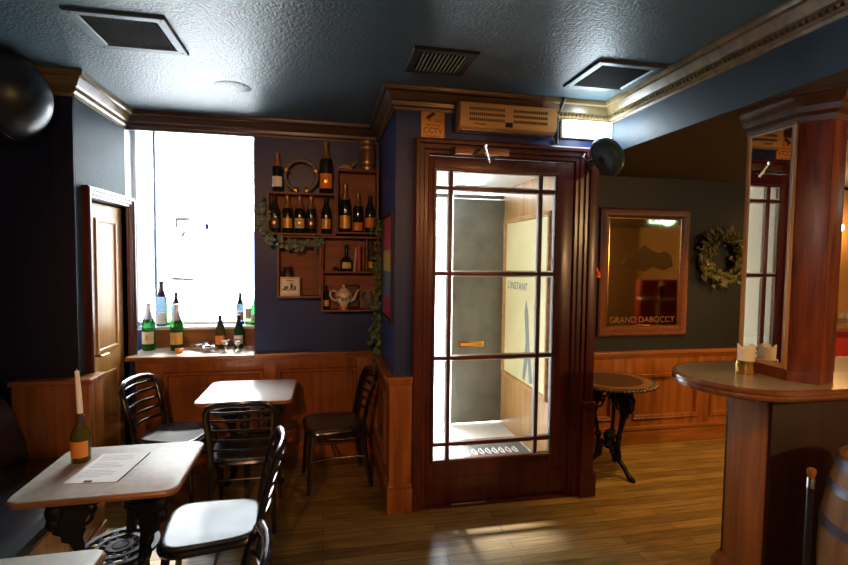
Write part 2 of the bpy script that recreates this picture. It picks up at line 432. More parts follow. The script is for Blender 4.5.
# lobby left return (faces -X)
wainscot('wall_panelling_lobby', (XA, YW - .04, 0), (0, -1, 0), YW - YD - .04, .91, [(.12, .82, .26, .77)], .20)
# left front corner (faces -Y) and its return on the door wall
bm = new()
box(bm, -1.83, XL + .085, 3.33, 3.408, 0, .90, .004)
box(bm, XL, XL + .085, 3.408, 3.535, 0, .90, .004)
struct('wall_panelling_corner', bm, 'panel')
bm = new()
box(bm, -1.84, XL + .11, 3.31, 3.408, .90, .93, .006); box(bm, XL, XL + .11, 3.408, 3.535, .90, .93, .006)
struct('trim_corner_cap', bm, 'panel_x')

# ------------------------------------------------------------------ window
wf = new()
def wb(*a): box(wf, *a)
XW = XL - .12  # glass widened behind the side wall to imitate window glare
wb(XW, XW + .028, YG - .02, YG + .03, 1.09, ZC); wb(-.585, -.555, YG - .02, YG + .03, 1.09, ZC); wb(XW, -.555, YG - .02, YG + .03, 1.075, 1.105); wb(XW, -.555, YG - .02, YG + .03, ZC - .02, ZC)
w1 = struct('window_1', wf, 'reveal', smooth=False)
boxo('mullion', mat('window_frame_dark_paint', (.10, .13, .22), .4), (-1.455, -1.437, YG - .03, YG + .03, 1.105, ZC - .02), w1, smooth=False)
boxo('pane', 'glass', (XW + .02, -.57, YG - .003, YG + .003, 1.1, ZC - .01), w1, smooth=False)
bm = new(); box(bm, XL + .0, -.545, 4.12, YG - .16, .872, .90, .006); box(bm, XL, -.555, YG - .185, YG - .16, .90, 1.055, .0); 
struct('window_1_sill', bm, 'panel_x')
bm = new(); box(bm, XL, -.555, YG - .195, YG - .02, 1.055, 1.08, .004); struct('window_1_ledge', bm, mat('ledge_white_gloss', (.75, .72, .68), .35))
bm = new(); box(bm, XL, -.56, 4.13, YG - .19, .90, .903); struct('window_1_sill_top', bm, mat('sill_pale_paint', (.66, .56, .48), .4))
# little stickers on the pane
M['sticker'] = mat('sticker_grey', (.40, .44, .52), .5)
bm = new(); prism(bm, [(0, 0), (.12, 0), (.12, -.026), (.02, -.026), (.02, -.09), (0, -.09)], .002, FRONT(-1.29, YG - .004, 2.03)); tag(link('window_sticker', bm, 'sticker', smooth=False), 'faint angular corner sticker, upper of the marks on the bright window pane', 'sticker')
bm = new(); prism(bm, [(0, 0), (.03, .05), (.075, .055), (.08, .045), (.045, .035), (.03, -.005)], .002, FRONT(-1.25, YG - .004, 1.86)); tag(link('window_sticker', bm, 'sticker', smooth=False), 'faint curved sticker, middle of the marks on the bright window pane', 'sticker')
bm = new(); prism(bm, [(0, 0), (.18, -.01), (.18, -.035), (0, -.022)], .002, FRONT(-1.32, YG - .004, 1.50)); tag(link('window_sticker', bm, 'sticker', smooth=False), 'faint long thin sticker, lowest of the marks on the bright window pane', 'sticker')
bm = new(); prism(bm, [(0, 0), (.03, 0), (.03, .04), (.015, .06), (0, .04)], .002, FRONT(-1.04, YG - .004, 1.93)); tag(link('window_sticker', bm, mat('sticker_blue', (.05, .05, .30), .5), smooth=False), 'small dark blue sticker near the middle of the bright window pane', 'sticker')

# ------------------------------------------------------------------ left door (dark gap strip, honey leaf)
bm = new()
def arch(bm, T, w, h, fw, d):   # three sided architrave in T plane, opening w x h
    pr = [(0, 0), (0, d * .8), (fw * .12, d), (fw * .3, d), (fw * .36, d * .72), (fw * .62, d * .72), (fw * .7, d * .5), (fw * .9, d * .5), (fw, d * .2), (fw, 0)]
    pts = [(-w / 2 - fw, 0), (-w / 2 - fw, h + fw), (w / 2 + fw, h + fw), (w / 2 + fw, 0)]
    mul = [(1, 0), (1, -1), (-1, -1), (-1, 0)]
    rings = [[bm.verts.new(T @ Vector((p[0] + s[0] * o, p[1] + s[1] * o, z))) for o, z in pr] for p, s in zip(pts, mul)]
    for i in range(3):
        for j in range(len(pr) - 1): bm.faces.new((rings[i][j], rings[i][j + 1], rings[i + 1][j + 1], rings[i + 1][j]))
    bm.faces.new(rings[0]); bm.faces.new(rings[-1][::-1])
T = frame3((XL, 3.885, 0), (0, 1, 0), (0, 0, 1))
arch(bm, T, .63, 2.06, .075, .045)
d2 = struct('door_2', bm, 'door_red')
lf = bpy.data.objects.new('leaf', None); COL.objects.link(lf); lf.parent = d2
bm = new(); box(bm, -.045, -.0, 3.575, 3.665, 0, 2.055); link('gap_strip', bm, 'black', d2, smooth=False, loc=(XL - .02, 0, 0))  # black strip filling the dark gap beside the leaf
bm = new(); box(bm, -.04, 0, -.525, 0, .01, 2.05, .003)
for z0, z1 in ((.2, .85), (1.0, 1.95)):
    for s0, s1 in ((-.43, -.10),):
        picture_ring(bm, s1 - s0, z1 - z0, .03, .012, frame3((0, (s0 + s1) / 2, (z0 + z1) / 2), (0, 1, 0), (0, 0, 1)))
bpy.data.objects.remove(lf)
lf = link('leaf', bm, 'honey_door', d2, loc=(XL - .03, 4.195, 0), rot=(0, 0, R(-2)))
bm = new(); tube(bm, [(0, -.48, 1.0), (.05, -.48, 1.0), (.055, -.39, 1.0)], .009); h = link('handle', bm, 'brass', lf)

# ------------------------------------------------------------------ lobby front: pilasters, architrave, glazed door
bm = new()
T = FRONT(1.1985, YD, 0)
arch(bm, T, 1.035, 2.375, .105, .055)
d1 = struct('door_1', bm, 'door_red')
bm = new()   # left half pilaster below rail, cap and plinth, right pilaster
box(bm, XA - .035, XA + .115, YD - .05, YD, .18, .885, .004); box(bm, XA - .05, XA + .118, YD - .068, YD, .885, .915, .006); box(bm, XA - .042, XA + .116, YD - .06, YD, .86, .885, .004)
box(bm, XA - .05, XA + .12, YD - .075, YD, 0, .17, .006); box(bm, XA - .045, XA + .117, YD - .065, YD, .17, .20, .008)
struct('trim_5', bm, 'panel')
bm = new()
box(bm, 1.822, XB + .005, YD - .062, YD + .3, .0, 2.46, .004); box(bm, 1.79, XB + .035, YD - .085, YD + .25, 0, .17, .006); box(bm, 1.80, XB + .02, YD - .075, YD + .28, .17, .2, .006)
box(bm, 1.80, XB + .012, YD - .08, YD - .04, .2, .66, .004); box(bm, 1.795, XB + .02, YD - .09, YD + .28, .66, .69, .006)
struct('trim_6', bm, 'door_red')
# leaf
GX0, GX1, GZ0, GZ1 = .727, 1.584, .317, 2.28
bm = new()
y0, y1 = YD - .012, YD + .034
box(bm, .679, GX0, y0, y1, .012, 2.372, .003); box(bm, GX1, 1.718, y0, y1, .012, 2.372, .003)
box(bm, GX0, GX1, y0, y1, .012, GZ0, .003); box(bm, GX0, GX1, y0, y1, GZ1, 2.372, .003)
box(bm, .70, 1.70, y0 - .008, y0 + .002, .03, .20, .003)
picture_ring(bm, GX1 - GX0 + .03, GZ1 - GZ0 + .03, .02, .012, FRONT((GX0 + GX1) / 2, y0, (GZ0 + GZ1) / 2))
leaf1 = link('leaf', bm, 'door_red', d1)
bm = new()
for x in (.833, 1.476): box(bm, x - .013, x + .013, YD - .008, YD + .03, GZ0, GZ1, .004)
for z in (2.166, 1.595, 1.02, .425): box(bm, GX0, GX1, YD - .0085, YD + .0305, z - .013, z + .013, .004)
link('glazing_bars', bm, 'door_red', leaf1)
boxo('pane', 'glass', (GX0 - .005, GX1 + .005, YD + .008, YD + .014, GZ0 - .005, GZ1 + .005), leaf1, smooth=False)
bm = new()   # bevelled bright edges of the panes
xs = [GX0, .82, .846, 1.463, 1.489, GX1]; zs = [GZ0, .412, .438, 1.007, 1.033, 1.582, 1.608, 2.153, 2.179, GZ1]
bm2 = new()
for i in range(0, 6, 2):
    for j in range(0, 10, 2):
        w, hh = xs[i + 1] - xs[i], zs[j + 1] - zs[j]
        picture_ring(bm2, w, hh, .010, .004, FRONT((xs[i] + xs[i + 1]) / 2, YD + .008, (zs[j] + zs[j + 1]) / 2), [(0, 0), (0, .004), (.010, .0005)])
bm.free()
link('pane_bevel', bm2, mat('bevelled_glass_edge', (.75, .78, .76), .1, trans=.6, ior=1.2), leaf1, smooth=False)
boxo('weather_bar', 'steel', (.86, 1.10, YD - .045, YD - .02, .012, .022), leaf1, .002)
bm = new(); box(bm, .62, 1.80, YD - .05, YD + .06, 0, .011, .003); struct('trim_7', bm, 'door_red')

# door closer
dc = thing('door_closer', 'dark metal door closer with a bent silver arm at the head of the glazed door', 'door closer', (.98, YD - .053, 2.395))
bm = new(); box(bm, -.15, .22, -.055, 0, -.022, .03, .006); link('body', bm, mat('closer_bronze', (.16, .075, .045), .4, .5), dc)
boxo('strip', 'steel', (-.15, -.03, -.058, -.052, -.027, -.019), dc); boxo('strip', 'steel', (.05, .14, -.058, -.052, -.027, -.019), dc)
bm = new()
tube(bm, [(-.04, -.06, -.035), (.03, -.11, .02)], .009, 6, flat=.5); tube(bm, [(.03, -.11, .02), (.075, -.075, -.075)], .012, 6, flat=.6); lathe(bm, [(0, -.01), (.014, -.01), (.014, .01), (0, .01)], 10, (.03, -.11, .02))
link('arm', bm, 'steel', dc)

# ------------------------------------------------------------------ lobby interior: outer door, poster, outside
bm = new()
box(bm, XA + .115, .70, 4.74, YO, 0, 2.42); box(bm, 1.21, 1.245, 4.76, YO, 0, 2.32); box(bm, .70, 1.80, 4.76, YO, 2.30, 2.34)
d3 = struct('door_3', bm, 'grey_door')
bm = new(); box(bm, 0, .555, -.04, 0, .02, 2.29, .003)
gl = link('leaf', bm, 'grey_door', d3, loc=(1.245, 4.78, 0))
lp = boxo('letter_plate', 'brass', (.085, .36, -.052, -.04, .80, .86), gl, .004); boxo('flap', 'label_orange', (.11, .335, -.056, -.052, .815, .845), lp, .002)
bm = new(); box(bm, .0, .555, 0, .04, .02, 2.29, .003)
g2 = link('leaf', bm, 'grey_door', d3, loc=(.70, 4.84, 0), rot=(0, 0, R(96)))
bm = new()
T = frame3((1.80, 4.2, 1.31), (0, -1, 0), (0, 0, 1))
po = thing('framed_poster', 'large pale yellow poster lettered in dark capitals on the honey wood lobby wall', 'poster', (1.80, 4.18, 1.31), rot=(PI / 2, 0, -PI / 2))
bm = new(); picture_ring(bm, 1.02, 1.56, .045, .03, Matrix()); link('frame', bm, 'oak', po)
bm = new(); box(bm, -.475, .475, -.745, .745, 0, .008); link('print', bm, 'poster', po, smooth=False)
text('lettering', "L'INSTANT", .10, 'art_blue', po, Matrix.Translation((-.17, .13, .0085)))
bm = new(); prism(bm, [(-.02, -.7), (.04, -.35), (.0, -.1), (.03, .02), (.08, -.1), (.12, -.4), (.20, -.7), (.13, -.72), (.09, -.5), (.03, -.72)], .002, Matrix.Translation((.02, .0, .008)))
prism(bm, [(.22, -.02), (.26, .10), (.29, .16), (.32, .10), (.31, -.05), (.27, -.14), (.25, -.2)], .002, Matrix.Translation((.0, .0, .008)))
link('figure', bm, mat('print_grey_blue', (.18, .22, .27), .5), po, smooth=False)
ll = tag(link('lobby_light', (lambda b: (lathe(b, [(0, -.05), (.10, -.045), (.13, -.02), (.135, 0), (0, 0)], 24), b)[1])(new()), 'glow_white'), 'round white lamp glowing on the lobby ceiling behind the glazed door', 'lamp'); ll.location = (1.28, 4.15, 2.40)
bm = new(); box(bm, -.27, .27, -.22, .22, 0, .012, .004); mt = link('door_mat', bm, mat('mat_bristle', (.16, .15, .14), .95, bump=.6, bscale=140), loc=(1.50, 4.0, .006)); tag(mt, 'grey bristle mat on the lobby floor behind the glazed door', 'mat')
bm = new()
for i in range(7):
    tube(bm, [(-.22 + .062 * i + .02 * math.cos(a), .03 * math.sin(2 * a) + .05 * math.sin(a), .0135) for a in [k * PI / 4 for k in range(8)]], .006, 5, closed=True)
link('pattern', bm, 'white', mt)
# outside
bm = new(); box(bm, -8, 10, YO, 13, -.15, -.02); struct('ground_street', bm, 'pavement', smooth=False)
bm = new(); box(bm, -9, 11, 13, 13.4, -.1, 4.6)
fb = tag(link('street_building', bm, 'facade', smooth=False), 'pale overexposed building across the street seen through the window', 'building')
for x in (-7, -4.6, -2.4, 0, 2.4, 4.6):
    bm = new(); box(bm, x, x + 1.1, 12.96, 13.01, .9, 2.3); wn = link('window', bm, 'facade_window', fb, smooth=False)
    bm = new(); box(bm, x - .08, x + 1.18, 12.9, 13.0, .82, .9); link('sill', bm, 'facade', wn, smooth=False)

# ------------------------------------------------------------------ chairs
def make_chair():
    t = bpy.data.objects.new('bistro_chair', None); COL.objects.link(t)
    # seat: rounded trapezoid
    def outline(s, n=40):
        pts = []
        for i in range(n):
            a = 2 * PI * i / n; c, q = math.cos(a), math.sin(a)
            e = .42
            x = abs(c) ** e * (1 if c >= 0 else -1); y = abs(q) ** e * (1 if q >= 0 else -1)
            pts.append((x * (.195 + .02 * y) * s, y * .205 * s))
        return pts
    bm = new(); rings = []
    for s, z in ((.93, .425), (1., .432), (1.01, .447), (1.0, .458), (.97, .463), (.9, .461), (.6, .455), (.25, .452)):
        rings.append([bm.verts.new((x, y, z)) for x, y in outline(s)])
    for A, B in zip(rings[:-1], rings[1:]):
        for i in range(40): bm.faces.new((A[i], A[(i + 1) % 40], B[(i + 1) % 40], B[i]))
    bm.faces.new(rings[0][::-1]); bm.faces.new(rings[-1])
    seat = link('seat', bm, 'seat', t, ang=60)
    bm = new(); tube(bm, [(x, y, .432) for x, y in outline(.985)], .019, 8, closed=True); link('seat_rim', bm, 'black_wood', seat)
    for s in (-1, 1):
        bm = new(); tube(bm, [(s * .178, .17, .43), (s * .188, .185, .22), (s * .196, .20, 0)], [.018, .016, .013], 10); link('leg', bm, 'black_wood', t)
        bm = new(); tube(bm, [(s * .192, -.255, 0), (s * .183, -.22, .2), (s * .178, -.198, .42)], [.014, .017, .019], 10); link('leg', bm, 'black_wood', t)
    # back frame: two posts running into a bent top
    P = []
    left = [(-.178, -.198, .40), (-.178, -.205, .50), (-.184, -.228, .62), (-.192, -.255, .72), (-.190, -.275, .775), (-.170, -.287, .806), (-.130, -.298, .821), (-.065, -.310, .828)]
    P = left + [(0, -.314, .829)] + [(-x, y, z) for x, y, z in left[::-1]]
    bm = new(); tube(bm, P, .0165, 10, flat=1.25, up=(0, 1, 0)); link('back_frame', bm, 'black_wood', t)
    for z, y in ((.525, -.210), (.59, -.222), (.655, -.238), (.72, -.256), (.775, -.275)):
        bm = new(); w = .178 + .014 * min(1, (z - .5) / .2)
        k = 9
        prev = None
        for i in range(k):
            f = -1 + 2 * i / (k - 1)
            yy = y - .042 * (1 - f * f)
            ring = [bm.verts.new((w * f, yy + a, z + b + .006 * (1 - f * f))) for a, b in ((-.006, -.006), (.004, -.008), (.006, .006), (-.004, .008))]
            if prev:
                for q in range(4): bm.faces.new((prev[q], prev[(q + 1) % 4], ring[(q + 1) % 4], ring[q]))
            else: bm.faces.new(ring[::-1])
            prev = ring
        bm.faces.new(prev)
        link('back_slat', bm, 'black_wood', t)
    bm = new()
    for s in (-1, 1): tube(bm, [(s * .192, .19, .235), (s * .186, 0, .245), (s * .184, -.222, .235)], .009, 8)
    tube(bm, [(-.187, 0, .243), (0, .0, .243), (.187, 0, .243)], .009, 8)
    link('stretcher', bm, 'black_wood', t)
    return t
def dup(root):
    r = root.copy(); COL.objects.link(r)
    for ch in list(root.children):
        c = ch.copy(); COL.objects.link(c); c.parent = r
        for g in ch.children:
            d = g.copy(); COL.objects.link(d); d.parent = c
    return r
chair0 = make_chair()
CH = [(-.50, 2.385, 95, 'black slat-back chair at the right of the table with the candle bottle'),
      (-.49, 3.30, 1, 'black slat-back chair with its back to the viewer at the pale square table'),
      (-1.0, 3.66, -104, 'black slat-back chair by the left door, left of the pale square table'),
      (.07, 3.72, 97, 'black slat-back chair in shadow against the panelling by the trailing ivy'),
      (-.475, 1.46, 96, 'black slat-back chair cropped by the lower edge, only its bent top showing')]
for i, (x, y, a, lb) in enumerate(CH):
    c = chair0 if i == 0 else dup(chair0)
    c.location = (x, y, 0); c.rotation_euler = (0, 0, R(a)); tag(c, lb, 'chair', 'black bistro chairs')

# ------------------------------------------------------------------ cast iron tables
def iron_leg_profile(ztop, rt, rs, zs, rf, sl=0.):
    """silhouette (r,z) of a cabriole cast leg with scalloped outer edge"""
    outer = [(rt + .03, ztop), (rt + .055, ztop - .02), (rt + .045, ztop - .05), (rt + .068, ztop - .075), (rt + .06, ztop - .11), (rt + .072, ztop - .135), (rt + .05, ztop - .165), (rt + .055, ztop - .19), (rt + .02, ztop - .21), (rt + .025, ztop - .235), (rt - .005, ztop - .25), (rs + .035, zs + .03), (rs + .045, zs), (rs + .025, zs - .04), (rs + .03, zs - .09), (rs + .045, zs - .15), (rs + .04, zs - .17), (rf - .04, .10), (rf - .02, .06), (rf + .02, .03), (rf + .05, .022), (rf + .055, 0)]
    inner = [(rf - .01, 0), (rf - .03, .03), (rf - .075, .08), (rs - .02, zs - .17), (rs - .03, zs - .10), (rs - .025, zs - .03), (rs - .02, zs + .02), (rt - .07, ztop - .235), (rt - .085, ztop - .21), (rt - .075, ztop - .18), (rt - .095, ztop - .15), (rt - .085, ztop - .11), (rt - .11, ztop - .085), (rt - .15, ztop - .06), (rt - .17, ztop - .03), (rt - .17, ztop)]
    inner = [(r + (sl if .2 < z < ztop - .05 else sl * .4), z) for r, z in inner]
    return outer + inner
def iron_leg(t, ang, ztop, rt, rs, zs, rf, th=.034, sl=.022):
    bm = new(); pl = iron_leg_profile(ztop, rt, rs, zs, rf, sl)
    u = Vector((math.cos(ang), math.sin(ang), 0)); T = frame3((0, 0, 0), u, (0, 0, 1)) @ Matrix.Translation((0, 0, -th / 2))
    prism(bm, pl, th, T, .003)
    w = Vector((-math.sin(ang), math.cos(ang), 0))
    # cast mask at the knee, scrolls, paw
    for r, z, s in ((rt + .045, ztop - .10, .036), (rt + .05, ztop - .15, .028), (rt + .01, ztop - .06, .03), (rs + .02, zs, .026), (rf + .03, .02, .022)):
        mtx = Matrix.Translation(u * r + Vector((0, 0, z))) @ Matrix.Diagonal((1, 1, 1.25 if z > .1 else .8, 1))
        bmesh.ops.create_icosphere(bm, subdivisions=2, radius=s, matrix=mtx)
    for k in (-1, 1):
        c = u * (rt - .08) + Vector((0, 0, ztop - .13)) + w * k * .014
        tube(bm, [c + u * (.03 * (1 - q / 14)) * math.cos(q * .8) + Vector((0, 0, .03 * (1 - q / 14) * math.sin(q * .8))) for q in range(11)], .006, 6)
    for c0, r0 in ((u * (rt - .055) + Vector((0, 0, ztop - .16)), .034), (u * (rt - .10) + Vector((0, 0, ztop - .085)), .026)):
        tube(bm, [c0 + u * r0 * math.cos(q * PI / 7) + Vector((0, 0, r0 * math.sin(q * PI / 7))) for q in range(14)], .009, 6, closed=True)
    return link('leg', bm, 'iron', t, ang=40)
def round_poly(w, d, r, n=6):
    pts = []
    for cx, cy, a in ((w / 2 - r, d / 2 - r, 0), (-w / 2 + r, d / 2 - r, 90), (-w / 2 + r, -d / 2 + r, 180), (w / 2 - r, -d / 2 + r, 270)):
        for i in range(n + 1): pts.append((cx + r * math.cos(R(a + 90 * i / n)), cy + r * math.sin(R(a + 90 * i / n))))
    return pts
def shelf_disc(t, z, rad):
    bm = new()
    for r, w in ((rad, .012), (rad * .62, .009), (rad * .3, .009)):
        lathe(bm, [(r - w, z - .007), (r + w, z - .007), (r + w, z + .007), (r - w, z + .007), (r - w, z - .007)], 40)
    for i in range(12):
        a = 2 * PI * i / 12; c, s = math.cos(a), math.sin(a)
        tube(bm, [(rad * .3 * c, rad * .3 * s, z), (rad * c, rad * s, z)], .006, 6)
        for rr, q, e in ((rad * .81, .024, .006), (rad * .46, .014, .005)):
            a2 = a + PI / 12
            tube(bm, [(rr * math.cos(a2) + q * math.cos(k * PI / 4), rr * math.sin(a2) + q * math.sin(k * PI / 4), z) for k in range(8)], e, 5, closed=True)
    lathe(bm, [(0, z - .008), (rad * .2, z - .008), (rad * .2, z + .008), (0, z + .012)], 20)
    return link('lower_shelf', bm, 'iron', t)
def pub_table(label, loc, rz, top, w=.61, d=.55, a0=210, cr=.05):
    t = thing('pub_table', label, 'table', loc, rz, 'cast iron pub tables')
    bm = new(); prism(bm, round_poly(w, d, cr), .022, Matrix.Translation((0, 0, .718)), .005)
    tp = link('tabletop', bm, top, t)
    bm = new(); p = round_poly(w + .004, d + .004, cr)
    sweep(bm, [(x, y) for x, y in p], [(-.004, .712), (.004, .714), (.006, .726), (.001, .735), (-.004, .735), (-.004, .712)], True); link('edge_band', bm, 'table_edge', tp)
    bm = new(); lathe(bm, [(0, .70), (.20, .70), (.215, .712), (.20, .718), (0, .718)], 32); 
    for i in range(3):
        a = R(a0 + 120 * i); 
    link('apron', bm, 'iron', t)
    for i in range(3): iron_leg(t, R(a0 + 120 * i), .716, .19, .125, .37, .20)
    shelf_disc(t, .372, .150)
    return t
pub_table('grey speckled square pub table holding the candle bottle and menu', (-.905, 2.395, 0), R(1), 'stone')
pub_table('pale square pub table shining under the window', (-.515, 3.64, 0), R(-1), 'stone2', .61, .57, 30)
pub_table('pub table cropped by the lower left corner, grey top', (-1.02, 1.445, 0), R(1), 'stone', .66, .56, 90, .03)
# round copper topped table
t = thing('round_table', 'round copper-topped table on a black cast iron tripod by the gilt mirror', 'table', (2.26, 3.50, 0), R(0))
bm = new(); lathe(bm, [(0, .722), (.325, .722), (.338, .730), (.332, .741), (.31, .742), (0, .742)], 48); 
for i in range(64):
    a = 2 * PI * i / 64; bmesh.ops.create_icosphere(bm, subdivisions=1, radius=.013, matrix=Matrix.Translation((.333 * math.cos(a), .333 * math.sin(a), .731)))
tp = link('tabletop', bm, 'rim_dark', t)
bm = new(); lathe(bm, [(.235, .7415), (.30, .7415), (.30, .745), (.235, .745)], 48); link('band', bm, 'copper_rim', tp)
bm = new(); lathe(bm, [(0, .743), (.235, .743), (.235, .7445), (0, .7445)], 48); link('inlay', bm, 'copper', tp)
bm = new(); lathe(bm, [(0, .700), (.19, .700), (.205, .712), (.19, .722), (0, .722)], 32); link('apron', bm, 'iron', t)
for i in range(3): iron_leg(t, R(-75 + 120 * i), .715, .15, .07, .30, .20, .026, .034)
bm = new(); lathe(bm, [(0, .18), (.035, .19), (.055, .22), (.04, .25), (.05, .29), (.028, .33), (0, .34)], 16)
for i in range(3):
    a = R(-75 + 120 * i); tube(bm, [(0, 0, .22), (.09 * math.cos(a), .09 * math.sin(a), .25)], .018, 8)
link('boss', bm, 'iron', t)

# ------------------------------------------------------------------ bench
t = thing('bench', 'built-in wooden bench with buttoned black leather seat along the left wall', 'bench', (-1.8, 2.2, 0))
bm = new(); box(bm, -.48, .47, -2.0, 1.105, 0, .36)
for y in [-1.6 + .45 * i for i in range(7)]: pass
link('base', bm, 'oak', t, smooth=False)
bm = new()
for i in range(7):
    y0 = -2.0 + i * .444
    picture_ring(bm, .40, .26, .02, .008, frame3((.47, y0 + .222, .19), (0, 1, 0), (0, 0, 1)))
box(bm, .47, .485, -2.0, 1.105, 0, .05); link('front_panel', bm, 'oak', t)
bm = new(); prism(bm, [(-.47, 0), (.50, 0), (.525, .03), (.525, .07), (.50, .10), (.43, .115), (-.47, .115)], 3.09, frame3((0, 1.1, .355), (1, 0, 0), (0, 0, 1)), .012); 
link('seat_cushion', bm, 'leather', t)
bm = new(); prism(bm, [(-.49, 0), (.07, 0), (.06, .10), (.0, .28), (-.06, .40), (-.12, .47), (-.2, .49), (-.49, .49)], 3.09, frame3((0, 1.1, .47), (1, 0, 0), (0, 0, 1)), .012); link('backrest', bm, 'leather', t)

# ------------------------------------------------------------------ bottles
CH_PROF = [(0, 0), (.92, 0), (1, .02), (1, .52), (.97, .58), (.80, .66), (.55, .75), (.40, .82), (.33, .88), (.32, .955), (.40, .955), (.40, .985), (.34, 1.0), (0, 1.0)]
BT = 'bottles of the window and the wall crates'
def bottle(loc, h, r, glass, foil, lab, label, name='champagne_bottle', group=None, rz=None, lz=(.14, .40), ft=.66, crest=False):
    bm = new(); lathe(bm, [(a * r, b * h) for a, b in CH_PROF], 20)
    o = link(name, bm, glass, ang=50, loc=loc, rot=(0, 0, rz if rz is not None else 0)); tag(o, label, 'bottle', group)
    if foil:
        bm = new(); pr = [(a * r * 1.02 + .0006, b * h) for a, b in CH_PROF if b >= ft]; pr = pr[:-1] + [(pr[-2][0] * .9, h * 1.003), (0, h * 1.003)]; lathe(bm, pr, 20); link('foil', bm, foil, o, ang=50)
    if lab:
        bm = new(); lathe(bm, [(r * 1.0, lz[0] * h), (r * 1.012, lz[0] * h), (r * 1.012, lz[1] * h), (r * 1.0, lz[1] * h)], 14, a0=-PI / 2 - 1.15, a1=-PI / 2 + 1.15); l = link('label', bm, lab, o)
        if crest:
            bm = new(); bmesh.ops.create_uvsphere(bm, u_segments=12, v_segments=6, radius=1., matrix=Matrix.Translation((0, -r * 1.005, (lz[0] + lz[1]) / 2 * h)) @ Matrix.Diagonal((r * .42, .003, h * .06, 1))); link('crest', bm, 'foil_gold' if lab != 'label_gold' else 'label_cream', l)
    return o
gw = 'bottles on the window sill'
zs_ = .903
bottle((-1.43, 4.44, zs_), .395, .050, 'bottle_green', 'foil_silver', 'label_cream', 'tall green champagne bottle at the left end of the window sill', group=gw, crest=True, ft=.62)
bottle((-1.20, 4.40, zs_), .385, .052, 'bottle_green', 'foil_silver', 'label_gold', 'green champagne bottle with round gold label behind the small tealight', group=gw, ft=.62)
bottle((-.865, 4.43, zs_), .285, .040, 'bottle_brown', 'foil_dark', 'label_orange', 'squat olive bottle with an orange label on the sill by the bowls', group=gw)
bottle((-.715, 4.43, zs_), .285, .040, 'bottle_green', 'foil_dark', 'label_white', 'short green bottle behind the right-hand silver goblet on the sill', group=gw)
zl_ = 1.08
bottle((-1.385, 4.635, zl_), .385, .044, 'bottle_clear', 'foil_dark', 'label_white', 'tall grey bottle on the upper window ledge, nearest the left wall', group=gw, lz=(.05, .3))
bottle((-1.32, 4.66, zl_), .30, .028, 'bottle_lime', None, None, 'thin lime green bottle between two grey bottles on the left ledge', 'bottle', gw)
bottle((-1.265, 4.625, zl_), .29, .036, 'bottle_clear', 'foil_dark', 'label_gold', 'shorter grey bottle with a gold label on the left of the ledge', group=gw)
bottle((-.735, 4.635, zl_), .285, .034, 'bottle_clear', 'foil_dark', 'label_white', 'grey bottle with a white label on the right of the ledge', group=gw)
bottle((-.665, 4.65, zl_), .36, .030, 'bottle_lime', None, 'label_white', 'slim lime green bottle on the right of the ledge', 'bottle', gw)
bottle((-.605, 4.62, zl_), .24, .038, 'bottle_green', None, 'label_white', 'dark green bottle half hidden by the right window edge', 'bottle', gw)
# tealight, bowls, goblets
bm = new(); lathe(bm, [(0, 0), (.026, 0), (.03, .006), (.032, .035), (.028, .036), (.026, .014), (0, .012)], 20); tl = link('tealight_holder', bm, 'label_orange', loc=(-1.15, 4.27, zs_)); tag(tl, 'small orange tealight holder before the gold-labelled green bottle', 'candle holder')
bm = new(); lathe(bm, [(0, .012), (.02, .012), (.02, .02), (0, .02)], 14); link('candle', bm, 'wax', tl)
def bowl(loc, s, label):
    bm = new(); lathe(bm, [(0, 0), (.03, 0), (.032, .006), (.014, .012), (.02, .02), (.05, .03), (.064, .045), (.066, .055), (.062, .054), (.046, .036), (0, .028)], 28); bmesh.ops.scale(bm, vec=(s, s, s), verts=bm.verts[:])
    o = link('silver_bowl', bm, 'silver', loc=loc); tag(o, label, 'bowl', 'silver bowls on the sill')
    for k in (-1, 1):
        bm = new(); tube(bm, [(k * .062 * s, 0, .046 * s), (k * .085 * s, 0, .055 * s), (k * .095 * s, 0, .042 * s), (k * .07 * s, 0, .032 * s)], .004 * s, 6); link('handle', bm, 'silver', o)
bowl((-1.0, 4.40, zs_), 1.0, 'larger two-handled silver bowl at the back on the window sill')
bowl((-.93, 4.29, zs_), .8, 'smaller two-handled silver bowl in front on the window sill')
def goblet(loc, label):
    bm = new(); lathe(bm, [(0, 0), (.026, 0), (.022, .006), (.006, .012), (.005, .045), (.012, .052), (.03, .07), (.036, .095), (.034, .095), (.027, .073), (0, .06)], 24)
    tag(link('goblet', bm, 'silver', loc=loc), label, 'goblet', 'silver goblets on the sill')
goblet((-.80, 4.30, zs_), 'silver goblet before the olive bottle on the window sill')
goblet((-.70, 4.28, zs_), 'silver goblet before the short green bottle on the window sill')

# ------------------------------------------------------------------ wall crates
YB = YW - .002; YF = 4.03
def crate(name, label, x0, x1, z0, z1, dividers=()):
    cx = (x0 + x1) / 2; tk = .012
    t = thing('wall_crate', label, 'shelf', (cx, YB, z0), 0, 'wooden crates on the window wall')
    w = (x1 - x0) / 2; h = z1 - z0; d = YB - YF
    bm = new(); box(bm, -w, w, -.008, 0, 0, h); link('back_panel', bm, 'crate', t, smooth=False)
    for nm, dim in (('top_board', (-w, w, -d, -.008, h - tk, h)), ('bottom_board', (-w, w, -d, -.008, 0, tk)), ('side_board', (-w, -w + tk, -d, -.008, tk, h - tk)), ('side_board', (w - tk, w, -d, -.008, tk, h - tk))):
        boxo(nm, 'crate', dim, t, .0015)
    for dim in dividers: boxo('divider', 'crate', dim, t, .0015)
    return t
crate('A', 'long wooden crate holding a row of five bottles', -.435, .098, 1.870, 2.205)
crate('B', 'upright wooden crate holding three bottles, top right of the set', .102, .440, 1.888, 2.405)
